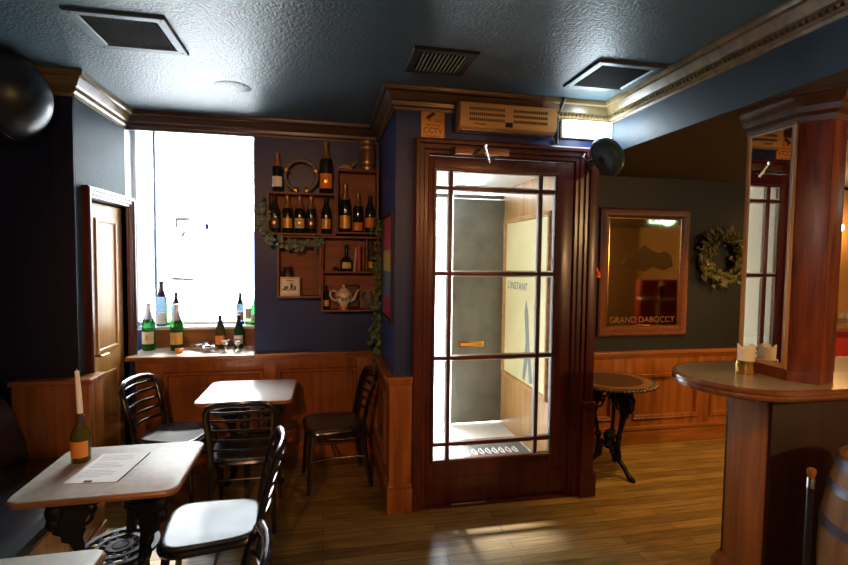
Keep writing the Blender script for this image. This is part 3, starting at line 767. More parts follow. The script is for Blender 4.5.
crate('C', 'wooden crate holding a single framed tile, lower left of the set', -.36, -.020, 1.367, 1.862)
cx = (-.018 + .448) / 2; hw = (.448 + .018) / 2
crate('D', 'divided wooden crate holding the teapot, bottles and books', -.016, .450, 1.253, 1.864, [(-hw + .012, hw - .012, -.166, -.008, .315, .327), (.338 - cx, .35 - cx, -.166, -.008, .327, .599)])
ga = 'bottles in the wall crates'; YS = 4.105
for x, gl, fo, la, lb in ((-.387, 'bottle', 'foil_dark', 'label_dark', 'dark bottle with a dark label, first in the long crate beside the window'), (-.285, 'bottle', 'foil_gold', 'label_gold', 'gold-foiled bottle with a gold label, second in the long crate'), (-.19, 'bottle', 'foil_pink', 'label_cream', 'rose-foiled bottle with an oval cream label, middle of the long crate'), (-.10, 'bottle', 'foil_gold', 'label_dark', 'gold-foiled bottle with a dark label, fourth in the long crate'), (.02, 'bottle', 'foil_dark', 'label_gold', 'dark-foiled bottle with a gold label at the right end of the long crate')):
    bottle((x, YS, 1.882), .305, .041, gl, fo, la, lb, group=ga, crest=la in ('label_dark', 'label_cream'))
bottle((.172, YS, 1.90), .40, .048, 'bottle', 'foil_gold', 'label_gold', 'tallest bottle in the upright crate, gold foil and label', group=ga, lz=(.08, .34))
bottle((.278, YS, 1.90), .33, .042, 'bottle', 'foil_gold', 'label_orange', 'middle bottle in the upright crate with a low orange label', group=ga, lz=(.05, .25))
bottle((.376, YS, 1.90), .31, .041, 'bottle', 'foil_dark', 'label_orange', 'shortest bottle in the upright crate, dark foil and orange label', group=ga)
gt = 'bottles on top of the wall crates'
bottle((-.363, YS, 2.205), .315, .041, 'bottle', 'foil_pink', 'label_white', 'bottle with a white label standing on the long crate left of the ring', group=gt)
bottle((.018, YS, 2.205), .43, .053, 'bottle', 'foil_gold', 'label_orange', 'large bottle with an orange label standing on the long crate right of the ring', group=gt, lz=(.1, .38), crest=True)
# ring
bm = new(); n = 44
pts = [(.125 * math.cos(a), 0, .125 * math.sin(a)) for a in [R(-90 + 16 + (360 - 32) * i / n) for i in range(n + 1)]]
tube(bm, pts, .027, 10, flat=.6, up=(0, 1, 0))
rg = link('open_ring', bm, mat('ring_weathered_wood', (.22, .19, .16), .6, bump=.1, bscale=60), loc=(-.178, 4.12, 2.347)); tag(rg, 'weathered open ring standing on the long crate between two bottles', 'ring')
bm = new()
for a in (20, 160, 250, 290): 
    p = (.125 * math.cos(R(a)), 0, .125 * math.sin(R(a))); lathe(bm, [(.0275, -.01), (.0295, -.01), (.0295, .01), (.0275, .01)], 14, mtx=Matrix.Translation(p) @ Matrix.Rotation(-R(a), 4, 'Y'))
link('binding', bm, 'foil_gold', rg)
# bird ornament
bm = new()
bmesh.ops.create_uvsphere(bm, u_segments=16, v_segments=10, radius=1, matrix=Matrix.Translation((0, 0, .026)) @ Matrix.Rotation(R(18), 4, 'Y') @ Matrix.Diagonal((.045, .024, .024, 1)))
bmesh.ops.create_uvsphere(bm, u_segments=12, v_segments=8, radius=.016, matrix=Matrix.Translation((.046, 0, .050)))
tube(bm, [(.05, 0, .055), (.075, 0, .075)], [.010, .002], 6); tube(bm, [(-.03, 0, .03), (-.075, 0, .02)], [.014, .006], 6, flat=1.8); lathe(bm, [(0, 0), (.02, 0), (.012, .008), (0, .01)], 12)
tag(link('bird_ornament', bm, mat('ornament_ochre', (.36, .25, .12), .5), loc=(.19, YS, 2.405)), 'small ochre bird ornament on the upright crate beside the keg', 'ornament')
# keg
kg = thing('miniature_keg', 'small banded wooden keg standing on top of the upright crate', 'keg', (.352, YS, 2.405))
bm = new(); lathe(bm, [(0, 0), (.052, 0), (.054, .004), (.062, .08), (.064, .125), (.062, .17), (.054, .246), (.052, .25), (.045, .25), (.044, .24), (0, .24)], 24); link('body', bm, wood('keg_wood', (.10, .04, .02), (.22, .10, .045), .5, 'Z', 1.), kg)
for z, r_ in ((.02, .0565), (.065, .062), (.185, .062), (.23, .0565)):
    bm = new(); lathe(bm, [(r_ - .002, z - .010), (r_ + .001, z - .010), (r_ + .001, z + .010), (r_ - .002, z + .010)], 24); link('hoop', bm, 'foil_gold', kg)
# crate D contents
zd = 1.253 + .327; zb_ = 1.265
bm = new(); lathe(bm, [(0, 0), (.046, 0), (.05, .01), (.05, .085), (.03, .11), (.014, .125), (.012, .185), (.017, .187), (.017, .215), (.013, .22), (0, .22)], 20); o = link('brandy_bottle', bm, 'bottle', loc=(.185, YS, zd)); tag(o, 'dumpy dark brandy bottle with cream label beside the books', 'bottle')
bm = new(); lathe(bm, [(.05, .025), (.0508, .025), (.0508, .075), (.05, .075)], 10, a0=-PI / 2 - .8, a1=-PI / 2 + .8); link('label', bm, 'label_cream', o)
def book(loc, w, d, h, m, label, tilt):
    o = thing('book', label, 'book', loc, 0, 'books in the divided crate', rot=(0, R(tilt), 0))
    bm = new(); box(bm, 0, w, -d, -d + .003, 0, h, .001); box(bm, 0, .003, -d, 0, 0, h); box(bm, w - .003, w, -d, 0, 0, h); link('cover', bm, m, o, smooth=False)
    boxo('pages', 'paper', (.003, w - .003, -d + .004, -.002, .003, h - .003), o, smooth=False)
book((.238, 4.185, zd), .018, .13, .20, 'label_cream', 'thin cream book leaning against the red book', 4)
book((.268, 4.185, zd), .030, .13, .215, 'art_red', 'thick red book standing upright against the divider', 0)
bm = new(); lathe(bm, [(0, 0), (.022, 0), (.03, .02), (.02, .035), (0, .04)], 16); tag(link('trinket_pot', bm, mat('pot_dark', (.05, .03, .03), .4), loc=(.10, YS, zd)), 'tiny dark pot left of the dumpy brandy bottle', 'pot')
bm = new(); lathe(bm, [(0, 0), (.034, 0), (.036, .06), (.03, .10), (.034, .14), (.024, .17), (.013, .19), (.012, .23), (.016, .235), (.014, .25), (0, .25)], 18); o = link('figure_bottle', bm, 'bottle_brown', loc=(.392, YS, zd)); tag(o, 'amber bottle behind the ivy in the narrow compartment', 'bottle')
bm = new(); lathe(bm, [(.036, .03), (.037, .03), (.038, .08), (.036, .08)], 10, a0=-PI / 2 - .9, a1=-PI / 2 + .9); link('label', bm, 'label_gold', o)
# teapot
tp = thing('teapot', 'white china teapot with green and gold decoration in the lower crate', 'teapot', (.163, YS - .01, zb_))
bm = new(); lathe(bm, [(0, 0), (.04, 0), (.042, .012), (.03, .022), (.036, .04), (.062, .075), (.072, .105), (.068, .13), (.05, .152), (.036, .158), (.034, .155), (0, .15)], 28); link('body', bm, 'china', tp)
bm = new(); lathe(bm, [(.0425, .002), (.044, .004), (.043, .014), (.031, .023)], 28); lathe(bm, [(.0735, .098), (.0745, .104), (.0735, .110)], 28); link('gilding', bm, 'foil_gold', tp)
bm = new(); lathe(bm, [(.038, .156), (.034, .168), (.018, .178), (.008, .182), (.012, .192), (.010, .202), (0, .206)], 20); link('lid', bm, 'china', tp)
bm = new(); tube(bm, [(.055, 0, .07), (.085, 0, .085), (.10, 0, .12), (.115, 0, .155), (.128, 0, .165)], [.016, .013, .010, .008, .007], 10); link('spout', bm, 'china', tp)
bm = new(); tube(bm, [(-.055, 0, .14), (-.08, 0, .155), (-.105, 0, .148), (-.112, 0, .12), (-.098, 0, .09), (-.07, 0, .072), (-.056, 0, .07)], .007, 8); link('handle', bm, 'china', tp)
bm = new()
for a in (-2.1, -1.75, -1.35, -.95): bmesh.ops.create_icosphere(bm, subdivisions=2, radius=1, matrix=Matrix.Translation((.069 * math.cos(a), .069 * math.sin(a), .095 + .012 * math.sin(a * 5))) @ Matrix.Diagonal((.013, .006, .016, 1)))
link('decoration', bm, 'china_green', tp)
bottle((.022, YS, zb_), .20, .027, 'bottle', None, 'label_gold', 'short dark bottle at the left end beside the teapot', 'bottle', ga)
o = thing('framed_print', 'small dark framed print leaning behind the teapot spout', 'picture', (.235, 4.18, zb_), rot=(R(-4), 0, 0))
bm = new(); picture_ring(bm, .13, .20, .016, .014, FRONT(0, 0, .10)); link('frame', bm, 'black', o); bm = new(); box(bm, -.05, .05, -.006, 0, .015, .185); link('print', bm, 'label_dark', o, smooth=False)
jg = thing('jug', 'clear glass jug with a looped handle behind the ivy in the lower crate', 'jug', (.375, YS, zb_))
bm = new(); lathe(bm, [(0, 0), (.036, 0), (.042, .03), (.044, .07), (.03, .115), (.026, .135), (.034, .155), (.032, .155), (.024, .135), (.028, .115), (.041, .07), (.039, .03), (0, .006)], 22); link('body', bm, 'jug_glass', jg)
bm = new(); tube(bm, [(-.028, 0, .145), (-.055, 0, .14), (-.062, 0, .11), (-.055, 0, .08), (-.042, 0, .065)], .006, 8); link('handle', bm, 'silver', jg)
# crate C contents
ti = thing('framed_tile', 'square cream tile with a dark scene in a frame leaning in the lower left crate', 'picture', (-.262, 4.16, 1.379), rot=(R(-8), 0, 0))
bm = new(); picture_ring(bm, .155, .155, .015, .012, FRONT(0, 0, .078)); link('frame', bm, 'label_cream', ti)
bm = new(); box(bm, -.064, .064, -.005, 0, .014, .142); link('tile', bm, 'label_white', ti, smooth=False)
bm = new()
for x, z, w, h in ((-.03, .07, .03, .022), (.012, .08, .022, .045), (.038, .068, .016, .03), (-.045, .055, .03, .012), (.0, .05, .09, .006), (.0, .125, .06, .006)): box(bm, x - w / 2, x + w / 2, -.0065, -.005, z - h / 2, z + h / 2)
link('motif', bm, 'label_dark', ti, smooth=False)
bm = new(); lathe(bm, [(0, 0), (.05, 0), (.062, .06), (.066, .14), (.06, .19), (.046, .215), (.05, .235), (.046, .235), (.04, .212), (0, .2)], 24); tag(link('vase', bm, mat('vase_dark', (.035, .022, .03), .4), loc=(-.275, 4.125 + .005, 1.379 + .0)), 'dark round vase behind the framed tile', 'vase')
bpy.data.objects['vase'].location = (-.285, 4.118, 1.379); bpy.data.objects['vase'].scale = (.72, .72, 1)
ti.location = (-.262, 4.042, 1.379)

# ------------------------------------------------------------------ greenery
def garland(name, label, pts, nleaf, spread, L, m, mstem='stem', ydown=.0, cat='garland'):
    t = thing(name, label, cat, pts[0])
    P = [Vector(p) - Vector(pts[0]) for p in pts]
    bm = new(); tube(bm, P, .004, 6); link('stem', bm, mstem, t)
    bm = new()
    for i in range(nleaf):
        f = random.random() * (len(P) - 1); k = min(int(f), len(P) - 2); q = P[k].lerp(P[k + 1], f - k)
        d = Vector((random.uniform(-1, 1), random.uniform(-1, .15), random.uniform(-1, .5)))
        q = q + Vector((random.gauss(0, spread), -abs(random.gauss(0, spread)) , random.gauss(0, spread)))
        l = L * random.uniform(.6, 1.25)
        leaf(bm, q, d, Vector((random.uniform(-.5, .5), -1, random.uniform(-.2, .6))), l, l * .8)
    o = link('leaves', bm, m, t, smooth=False); o['kind'] = 'stuff'
    return t
garland('leafy_garland', 'frosted green garland looped below the long crate beside the window', [(-.475, 4.10, 2.13), (-.478, 4.06, 2.0), (-.462, 4.02, 1.90), (-.40, 4.015, 1.84), (-.31, 4.01, 1.80), (-.20, 4.005, 1.795), (-.09, 4.005, 1.80), (-.03, 4.015, 1.84)], 120, .018, .05, 'leaf_frost')
garland('trailing_ivy', 'long trail of ivy hanging down by the lobby corner past the crates', [(.425, 4.05, 2.02), (.43, 4.0, 1.85), (.428, 3.99, 1.6), (.432, 3.99, 1.35), (.42, 3.99, 1.1), (.425, 4.0, .92), (.43, 4.02, .78)], 150, .016, .052, 'leaf')
# wreath
wr = thing('wreath', 'round leafy wreath with gilt leaves hanging on the dark wall by the mirror', 'wreath', (3.655, YR, 1.735), rot=(PI / 2, 0, 0))
bm = new(); tube(bm, [(.19 * math.cos(a), .19 * math.sin(a), .026) for a in [2 * PI * k / 32 for k in range(32)]], .028, 8, closed=True); link('ring', bm, 'stem', wr)
bm = new()
for i in range(330):
    a = random.random() * 2 * PI; r_ = random.gauss(.195, .035); q = Vector((r_ * math.cos(a), r_ * math.sin(a), random.uniform(.03, .10)))
    d = Vector((math.cos(a), math.sin(a), 0)) * random.uniform(-.6, 1) + Vector((-math.sin(a), math.cos(a), 0)) * random.uniform(-.2, 1) + Vector((0, 0, random.uniform(0, .8)))
    l = random.uniform(.05, .085); leaf(bm, q, d, Vector((random.uniform(-.5, .5), random.uniform(-.5, .5), 1)), l, l * .55)
o = link('leaves', bm, 'leaf_gold', wr, smooth=False); o['kind'] = 'stuff'
for a, r_ in ((100, .19), (200, .2), (290, .2), (30, .19)):
    bm = new(); bmesh.ops.create_uvsphere(bm, u_segments=14, v_segments=8, radius=.018, matrix=Matrix.Translation((r_ * math.cos(R(a)), r_ * math.sin(R(a)), .10))); link('glow_bead', bm, 'copper_rim', wr)  # copper balls made up for a small red glow in the wreath

# ------------------------------------------------------------------ pictures, signs, appliances
pc = thing('framed_picture', 'narrow red and yellow framed print on the blue side wall of the lobby', 'picture', (XA, 3.53, 1.63), rot=(PI / 2, 0, -PI / 2))
bm = new(); picture_ring(bm, .55, .76, .022, .022, Matrix()); link('frame', bm, 'black', pc)
bm = new(); box(bm, -.255, .255, .12, .36, 0, .006); box(bm, -.255, .255, -.36, -.22, 0, .006); link('print', bm, 'art_red', pc, smooth=False)
bm = new(); box(bm, -.255, .255, -.03, .12, 0, .0061); link('middle_band', bm, 'art_yellow', pc, smooth=False)
bm = new(); box(bm, -.255, .255, -.22, -.03, 0, .0062); link('lower_band', bm, 'art_blue', pc, smooth=False)

sg = thing('cctv_sign', 'orange-yellow CCTV warning sign above the left of the glazed door', 'sign', (.703, YD, 2.577), rot=(PI / 2, 0, 0))
bm = new(); box(bm, -.078, .078, -.096, .096, 0, .006, .002); link('plate', bm, 'sign_yellow', sg)
bm = new(); prism(bm, [(-.048, .034), (-.040, .050), (.004, .080), (.014, .062), (-.022, .038), (-.036, .030)], .002, Matrix.Translation((0, 0, .006))); prism(bm, [(-.022, .034), (-.012, .04), (-.02, .02), (-.03, .02)], .002, Matrix.Translation((0, 0, .006))); link('camera_symbol', bm, 'black', sg, smooth=False)
text('lettering', '24hr', .026, 'black', sg, Matrix.Translation((.035, .022, .006)))
text('lettering', 'Recording', .022, 'black', sg, Matrix.Translation((0, -.005, .006)))
text('lettering', 'CCTV', .05, 'black', sg, Matrix.Translation((0, -.042, .006)))
text('lettering', 'in operation', .018, 'black', sg, Matrix.Translation((0, -.078, .006)))

# warm air curtain
ht = thing('air_heater', 'cream over-door air heater with slotted grilles above the glazed door', 'heater', (1.19, YD, 2.62))
bm = new(); prism(bm, [(0, -.088), (.075, -.088), (.115, -.070), (.128, -.045), (.128, .06), (.112, .085), (.08, .092), (0, .092)], .67, frame3((.335, 0, 0), (0, -1, 0), (0, 0, 1)), .006); link('body', bm, 'cream_plastic', ht)
for cx_ in (-.155, .145):
    for k in range(3):
        bm = new()
        for q in range(18):
            x = cx_ + (q - 8.5) * .0135
            box(bm, x - .0045, x + .0045, -.1305, -.126, .042 - .034 * k - .009, .042 - .034 * k + .009)
        link('grille', bm, 'heater_grill', ht, smooth=False)
boxo('badge', 'black', (-.03, .02, -.131, -.127, -.064, -.034), ht)
text('lettering', 'Dimplex', .024, 'heater_grill', ht, FRONT(-.2, -.128, -.052))
boxo('outlet', 'steel', (-.32, .32, -.10, -.02, -.092, -.086), ht)
tube_bm = new(); tube(tube_bm, [(.33, -.03, -.06), (.36, -.012, -.09), (.372, -.008, -.105), (.372, -.008, -.135)], .005, 6); link('cable', tube_bm, 'black_plastic', ht)

lb = thing('light_box', 'bright white rectangular emergency light in the corner above the glazed door', 'lamp', (1.80, YD, 2.602))
boxo('housing', 'white', (-.19, .182, -.03, 0, -.062, .062), lb, .004)
boxo('diffuser', 'glow_white', (-.18, .172, -.062, -.03, -.055, .055), lb, .008)
tag(link('conduit', (lambda b: (tube(b, [(1.585, YD - .012, 2.50), (1.585, YD - .012, 2.66), (1.585, YD - .03, 2.70), (1.585, YD - .108, 2.78)], .008, 8), b)[1])(new()), 'black_plastic'), 'thin dark conduit running up between the heater and the bright light', 'conduit')

# round pod loudspeakers
def pod(label, loc, rz, r, tilt, arm):
    arm = [Matrix.Rotation(-rz, 3, 'Z') @ Vector(a) for a in arm]
    t = thing('pod_speaker', label, 'speaker', loc, rz, 'dark round wall speakers')
    bm = new(); prof = [(0, -.62), (.3, -.60), (.62, -.50), (.88, -.28), (1, 0), (.97, .16), (.9, .24), (.84, .26), (.8, .22), (.5, .3), (0, .34)]
    lathe(bm, [(a * r, b * r) for a, b in prof], 36, mtx=Matrix.Rotation(R(90 + tilt), 4, 'X')); link('shell', bm, 'pod', t, ang=50)
    bm = new(); lathe(bm, [(0, .35), (.16, .36), (.2, .33), (.2, .28)], 20, mtx=Matrix.Rotation(R(90 + tilt), 4, 'X') @ Matrix.Diagonal((r, r, r, 1))); link('cone_cap', bm, 'black_plastic', t)
    bm = new(); tube(bm, arm, .012, 8); link('bracket', bm, 'black_plastic', t)
    return t
p1 = pod('dark green round speaker on a bracket at the upper right corner of the door surround', (1.81, 2.93, 2.372), R(-92), .135, 30, [(.05, .05, 0), (.0, .18, .01), (-.02, .225, .0)])
bm = new(); tube(bm, [Matrix.Rotation(R(92), 3, 'Z') @ Vector(a) for a in [(-.03, .17, .02), (-.10, .10, .03), (-.14, .06, .0), (-.10, .05, -.04), (-.04, .10, -.03), (-.02, .19, -.06)]], .006, 6); link('cable', bm, 'black_plastic', p1)
bm = new()
p2 = thing('pod_speaker', 'large black ball speaker at the top left corner, cut by the picture edge', 'speaker', (-1.745, 3.14, 2.56), 0, 'dark round wall speakers')
bmesh.ops.create_uvsphere(bm, u_segments=40, v_segments=24, radius=.245); link('shell', bm, mat('ball_black', (.012, .013, .016), .35), p2)
bm = new(); lathe(bm, [(.243, -.01), (.248, -.01), (.248, .01), (.243, .01)], 48, mtx=Matrix.Rotation(R(75), 4, 'Y')); link('seam', bm, 'black_plastic', p2)
bm = new(); tube(bm, [(0, .2, 0), (0, .268, 0)], .05, 16); link('bracket', bm, 'black_plastic', p2)

# ceiling vents
def vent(name, label, x0, x1, y0, y1, kind):
    t = thing('ceiling_vent', label, 'vent', ((x0 + x1) / 2, (y0 + y1) / 2, ZC), 0, 'square ceiling vents')
    w, h = x1 - x0, y1 - y0
    bm = new(); picture_ring(bm, w, h, .055 if kind != 'louvre' else .05, .014, Matrix.Rotation(PI, 4, 'X'), [(0, 0), (0, .009), (.006, .014), (.045, .012), (.055 if kind != 'louvre' else .05, .004), (.055 if kind != 'louvre' else .05, 0)]); link('frame', bm, 'vent_frame' if kind != 'louvre' else 'black_plastic', t, smooth=False)
    boxo('backing', 'vent_dark', (-w / 2 + .05, w / 2 - .05, -h / 2 + .05, h / 2 - .05, -.003, -.0005), t, smooth=False)
    if kind == 'louvre':
        for i in range(11):
            x = -w / 2 + .065 + (w - .13) * i / 10
            bm = new(); box(bm, -.0015, .0015, -h / 2 + .05, h / 2 - .05, -.011, .011, 0, Matrix.Translation((x, 0, -.010)) @ Matrix.Rotation(R(42), 4, 'Y')); link('louvre', bm, 'vent_slat', t, smooth=False)
    else:
        bm = new()
        for i in range(26): box(bm, -w / 2 + .055 + (w - .11) * i / 26, -w / 2 + .058 + (w - .11) * i / 26, -h / 2 + .055, h / 2 - .055, -.009, -.003)
        link('mesh_screen', bm, mat('vent_bronze_mesh', (.025, .020, .016), .7, spec=.15), t, smooth=False)
        for sx in (-1, 1):
            for sy in (-1, 1):
                bm = new(); lathe(bm, [(0, -.016), (.006, -.015), (.007, -.012)], 10, (sx * (w / 2 - .026), sy * (h / 2 - .026), 0)); link('screw', bm, 'black_plastic', t)
vent('', 'square grey-framed ceiling vent above the left wall', -1.145, -.715, 2.50, 2.92, 'mesh')
vent('', 'louvred ceiling vent with cream slats above the glazed door', .455, .810, 2.535, 2.87, 'louvre')
vent('', 'square dark-meshed ceiling vent beside the beam, near the bright light', 1.47, 1.89, 2.48, 2.90, 'mesh')

bm = new(); lathe(bm, [(0, -.006), (.10, -.006), (.115, 0), (0, 0)], 32); tag(link('ceiling_plate', bm, 'ceiling', loc=(-.58, 3.42, ZC)), 'round blank plate painted like the ceiling in front of the window', 'plate')
# gilt lettered mirror on back wall
mr = thing('gilt_mirror', 'tall advertising mirror in a brown gilt frame lettered along its lower edge', 'mirror', (2.873, YR, 1.588), rot=(PI / 2, 0, 0))
W_, H_ = .91, 1.16
bm = new(); picture_ring(bm, W_, H_, .085, .035, Matrix()); link('frame', bm, wood('mirror_frame_wood', (.085, .026, .012), (.17, .055, .022), .3, 'Z', 1), mr)
bm = new(); picture_ring(bm, W_ - .165, H_ - .165, .016, .018, Matrix()); link('inner_gilding', bm, 'brass', mr)
bm = new(); box(bm, -W_ / 2 + .08, W_ / 2 - .08, -H_ / 2 + .08, H_ / 2 - .08, .002, .010); link('pane', bm, 'mirror_old', mr, smooth=False)
bm = new(); prism(bm, [(-.26, -.02), (-.2, .03), (-.12, .06), (-.05, .13), (-.0, .17), (.03, .15), (.08, .12), (.15, .10), (.22, .12), (.28, .07), (.30, -.02), (.2, -.06), (.1, -.03), (0, -.07), (-.12, -.05)], .0012, Matrix.Translation((0, .08, .010))); link('etched_motif', bm, mat('etched_olive', (.22, .175, .09), .16, 1.), mr, smooth=False)
text('lettering', 'GRAND DABOCCY', .078, 'copper_rim', mr, Matrix.Translation((0, -.435, .0102)), sx=1.0)
# fire call point and hook
fc = thing('call_point', 'small red box with a white label on the wall between door surround and gilt mirror', 'call point', (2.352, YR + .001, 1.335), rot=(PI / 2, 0, 0))
boxo('housing', 'red', (-.05, .03, -.05, .05, 0, .035), fc, .005); boxo('label_plate', 'label_white', (-.04, .02, -.012, .012, .035, .037), fc)
bm = new(); tube(bm, [(-.02, .10, .012), (-.01, .03, .02), (.02, -.03, .02), (.035, -.055, .03), (.03, -.085, .045), (0, -.08, .06), (-.015, -.06, .055)], [.012, .012, .012, .011, .01, .009, .007], 8)
tube(bm, [(.02, -.03, .015), (-.02, -.055, .02)], .009, 6)
hk = link('coat_hook', bm, 'red_hot', loc=(2.375, YR, 1.63), rot=(PI / 2, 0, 0)); tag(hk, 'bent orange-red hook above the small red box', 'hook')

# ------------------------------------------------------------------ bar: base, counter, mirrored post
bc = thing('bar_counter', 'mahogany bar with a rounded wooden counter end carrying the mirrored post', 'bar', (2.07, 1.9, 0))
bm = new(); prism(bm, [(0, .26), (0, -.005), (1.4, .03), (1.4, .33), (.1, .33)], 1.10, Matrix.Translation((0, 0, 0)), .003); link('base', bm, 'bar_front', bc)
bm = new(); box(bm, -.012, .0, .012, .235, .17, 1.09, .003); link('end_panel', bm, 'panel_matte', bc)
bm = new(); sweep(bm, [(0.02, .275), (-.012, .262), (-.012, -.012), (1.4, .02)], [(0, 0), (.028, 0), (.028, .12), (.022, .135), (.012, .15), (.008, .165), (0, .17)]) ; link('skirting', bm, 'panel', bc)
def stad(r, x0, x1, n=20):
    return [(x1, r), (x0, r)] + [(x0 + r * math.cos(a), r * math.sin(a)) for a in [PI / 2 + PI * i / n for i in range(1, n)]] + [(x0, -r), (x1, -r)]
bm = new(); C0 = (-.07, .10)
prism(bm, [(x + C0[0], y + C0[1]) for x, y in stad(.288, .0, 1.5)], .026, Matrix.Translation((0, 0, 1.124)), .004); ct = link('worktop', bm, 'counter', bc)
bm = new(); P_ = [(x + C0[0], y + C0[1]) for x, y in stad(.288, .0, 1.5)]
sweep(bm, P_, [(-.02, 1.096), (.004, 1.096), (.016, 1.104), (.020, 1.116), (.014, 1.126), (.022, 1.132), (.022, 1.142), (.012, 1.1495), (-.02, 1.1495)][::-1]); link('edge_moulding', bm, 'counter_edge', ct)
bm = new(); bmesh.ops.create_uvsphere(bm, u_segments=12, v_segments=8, radius=.009, matrix=Matrix.Translation((.05, -.012, 1.06))); link('stud', bm, 'brass', bc)
# mirrored post (polygon plan)
pp = thing('mirrored_post', 'mahogany ceiling post with a tall mirror panel standing on the bar end', 'post', (2.10, 1.86, 1.15))
A = (0, .27); B = (0, 0); Cc = (.075, -.095); D = (.185, -.065); E_ = (.185, .27)
hp = ZL - 1.15
plan = [A, B, Cc, D, E_]
bm = new(); prism(bm, plan, .05, Matrix.Diagonal((1, 1, 1, 1)), .002)
core = [(.03, .262), (.03, .012), (.085, -.075), (.176, -.05), (.176, .262)]
prism(bm, core, hp - .06, Matrix.Translation((0, 0, .05)), .002)
link('shaft', bm, 'pier', pp)
bm = new()   # front pilaster board on angled face B-Cc-D
dv = (Vector((Cc[0], Cc[1], 0)) - Vector((B[0], B[1], 0))); L_ = dv.length; T = frame3((B[0], B[1], 0), dv.normalized(), (0, 0, 1))
box(bm, .0, L_, .05, hp - .11, -.03, .006, .004, T)
dv2 = (Vector((D[0], D[1], 0)) - Vector((Cc[0], Cc[1], 0))); T2 = frame3((Cc[0], Cc[1], 0), dv2.normalized(), (0, 0, 1)); box(bm, .0, dv2.length, .05, hp - .11, -.03, .004, .004, T2)
link('pilaster', bm, 'pier', pp)
T = frame3((0, .135, 0), (0, -1, 0), (0, 0, 1))
bm = new(); picture_ring(bm, .27, hp - .16, .034, .026, T @ Matrix.Translation((0, .05 + (hp - .16) / 2, -.016))); 
link('mirror_frame', bm, 'oak', pp)
bm = new(); box(bm, -.004, .002, .03, .24, .07, hp - .12); link('mirror_pane', bm, 'mirror', pp, smooth=False)
bm = new(); zt = hp
pth = [(x, y) for x, y in (A, B, Cc, D)]
sweep(bm, pth[::-1][::-1], [(0, zt - .125), (.008, zt - .125), (.012, zt - .10), (.03, zt - .085), (.034, zt - .06), (.052, zt - .045), (.06, zt - .02), (.072, zt - .014), (.072, zt - .001), (0, zt - .001)]); link('cornice', bm, 'cornice_dark', pp)
# pillar candle in brass holder
cd = thing('candle_holder', 'brass ring holder carrying the thick candle on the bar counter', 'candle holder', (2.035, 2.02, 1.15))
bm = new(); lathe(bm, [(0, 0), (.044, 0), (.047, .004), (.047, .066), (.044, .068), (.042, .066), (.042, .01), (0, .008)], 28); link('cup', bm, 'brass', cd)
bm = new()
prof = [(0, 0), (.038, 0), (.038, .10), (.037, .125)]
vs = lathe(bm, prof + [(.030, .122), (.022, .105), (0, .10)], 28)
for v in vs:
    if v.co.z > .115: v.co.z += .012 * math.sin(3 * math.atan2(v.co.y, v.co.x) + 1.2); v.co.x *= 1.06; v.co.y *= 1.06
pcn = link('pillar_candle', bm, 'wax', loc=(2.035, 2.02, 1.159)); tag(pcn, 'thick cream candle with a melted rim in the brass holder on the bar', 'candle')
bm = new(); tube(bm, [(0, 0, .10), (.002, 0, .118)], .0015, 5); link('wick', bm, 'black', pcn)

# barrel and rod
ba = thing('barrel', 'oak barrel with steel hoops standing in front of the bar', 'barrel', (2.38, 1.53, 0)); ba.scale = (1, 1, .965)
bm = new()
def br(z): return .235 + .06 * (1 - ((z - .45) / .45) ** 2)
zs2 = [i * .9 / 14 for i in range(15)]
lathe(bm, [(br(z), z) for z in zs2] + [(br(.9) - .022, .9), (br(.9) - .022, .86)] + [(0, .0)][:0], 40)
link('staves', bm, 'barrel', ba)
bm = new(); lathe(bm, [(0, .855), (br(.9) - .015, .855), (br(.9) - .015, .865), (0, .865)], 40); lathe(bm, [(0, .0), (.23, .0), (.23, .01), (0, .01)], 40); link('head', bm, 'barrel_in', ba)
for z0, z1 in ((.852, .895), (.745, .785), (.575, .62), (.28, .325), (.115, .155), (.005, .048)):
    bm = new(); lathe(bm, [(br(z0) + .0005, z0), (br(z0) + .004, z0), (br(z1) + .004, z1), (br(z1) + .0005, z1)], 40); link('hoop', bm, 'hoop', ba)
st = thing('walking_stick', 'black stick with a wooden knob leaning beside the barrel', 'stick', (0, 0, 0))
p0, p1_ = Vector((1.90, 1.56, .003)), Vector((2.02, 1.655, .835)); dd = (p1_ - p0).normalized()
bm = new(); tube(bm, [p0, p0.lerp(p1_, .93)], .013, 10); link('shaft', bm, 'black_plastic', st)
bm = new(); tube(bm, [p0.lerp(p1_, .90), p0.lerp(p1_, .95)], .0145, 10); link('collar', bm, 'steel', st)
bm = new(); tube(bm, [p0.lerp(p1_, .95), p0.lerp(p1_, .97), p0.lerp(p1_, .99), p1_], [.011, .018, .018, .009], 10); link('knob', bm, 'panel', st)

# back bar seen through the gap beside the post
bb = thing('back_bar', 'low red-fronted back bar in the far right corner behind the post', 'bar', (5.2, 3.905, 0))
boxo('front', 'red_cloth', (-.85, .9, -.42, .03, 0, 1.09), bb, .004); boxo('worktop', 'counter_edge', (-.88, .93, -.46, .03, 1.09, 1.13), bb, .006)
ap = boxo('wall_back_panel', 'back_room', (4.5, 5.6, YR - .03, YR, 1.13, 2.42), bev=.004); ap['kind'] = 'structure'
wl = thing('wall_lamp', 'small glowing wall lamp above the back bar glasses', 'lamp', (4.92, YR - .03, 2.04))
bm = new(); tube(bm, [(0, 0, -.06), (0, -.06, -.07), (0, -.075, -.03)], .008, 8); lathe(bm, [(0, -.008), (.03, -.008), (.03, .0), (0, 0)], 14, mtx=Matrix.Translation((0, 0, -.06)) @ Matrix.Rotation(PI / 2, 4, 'X')); link('arm', bm, 'brass', wl)
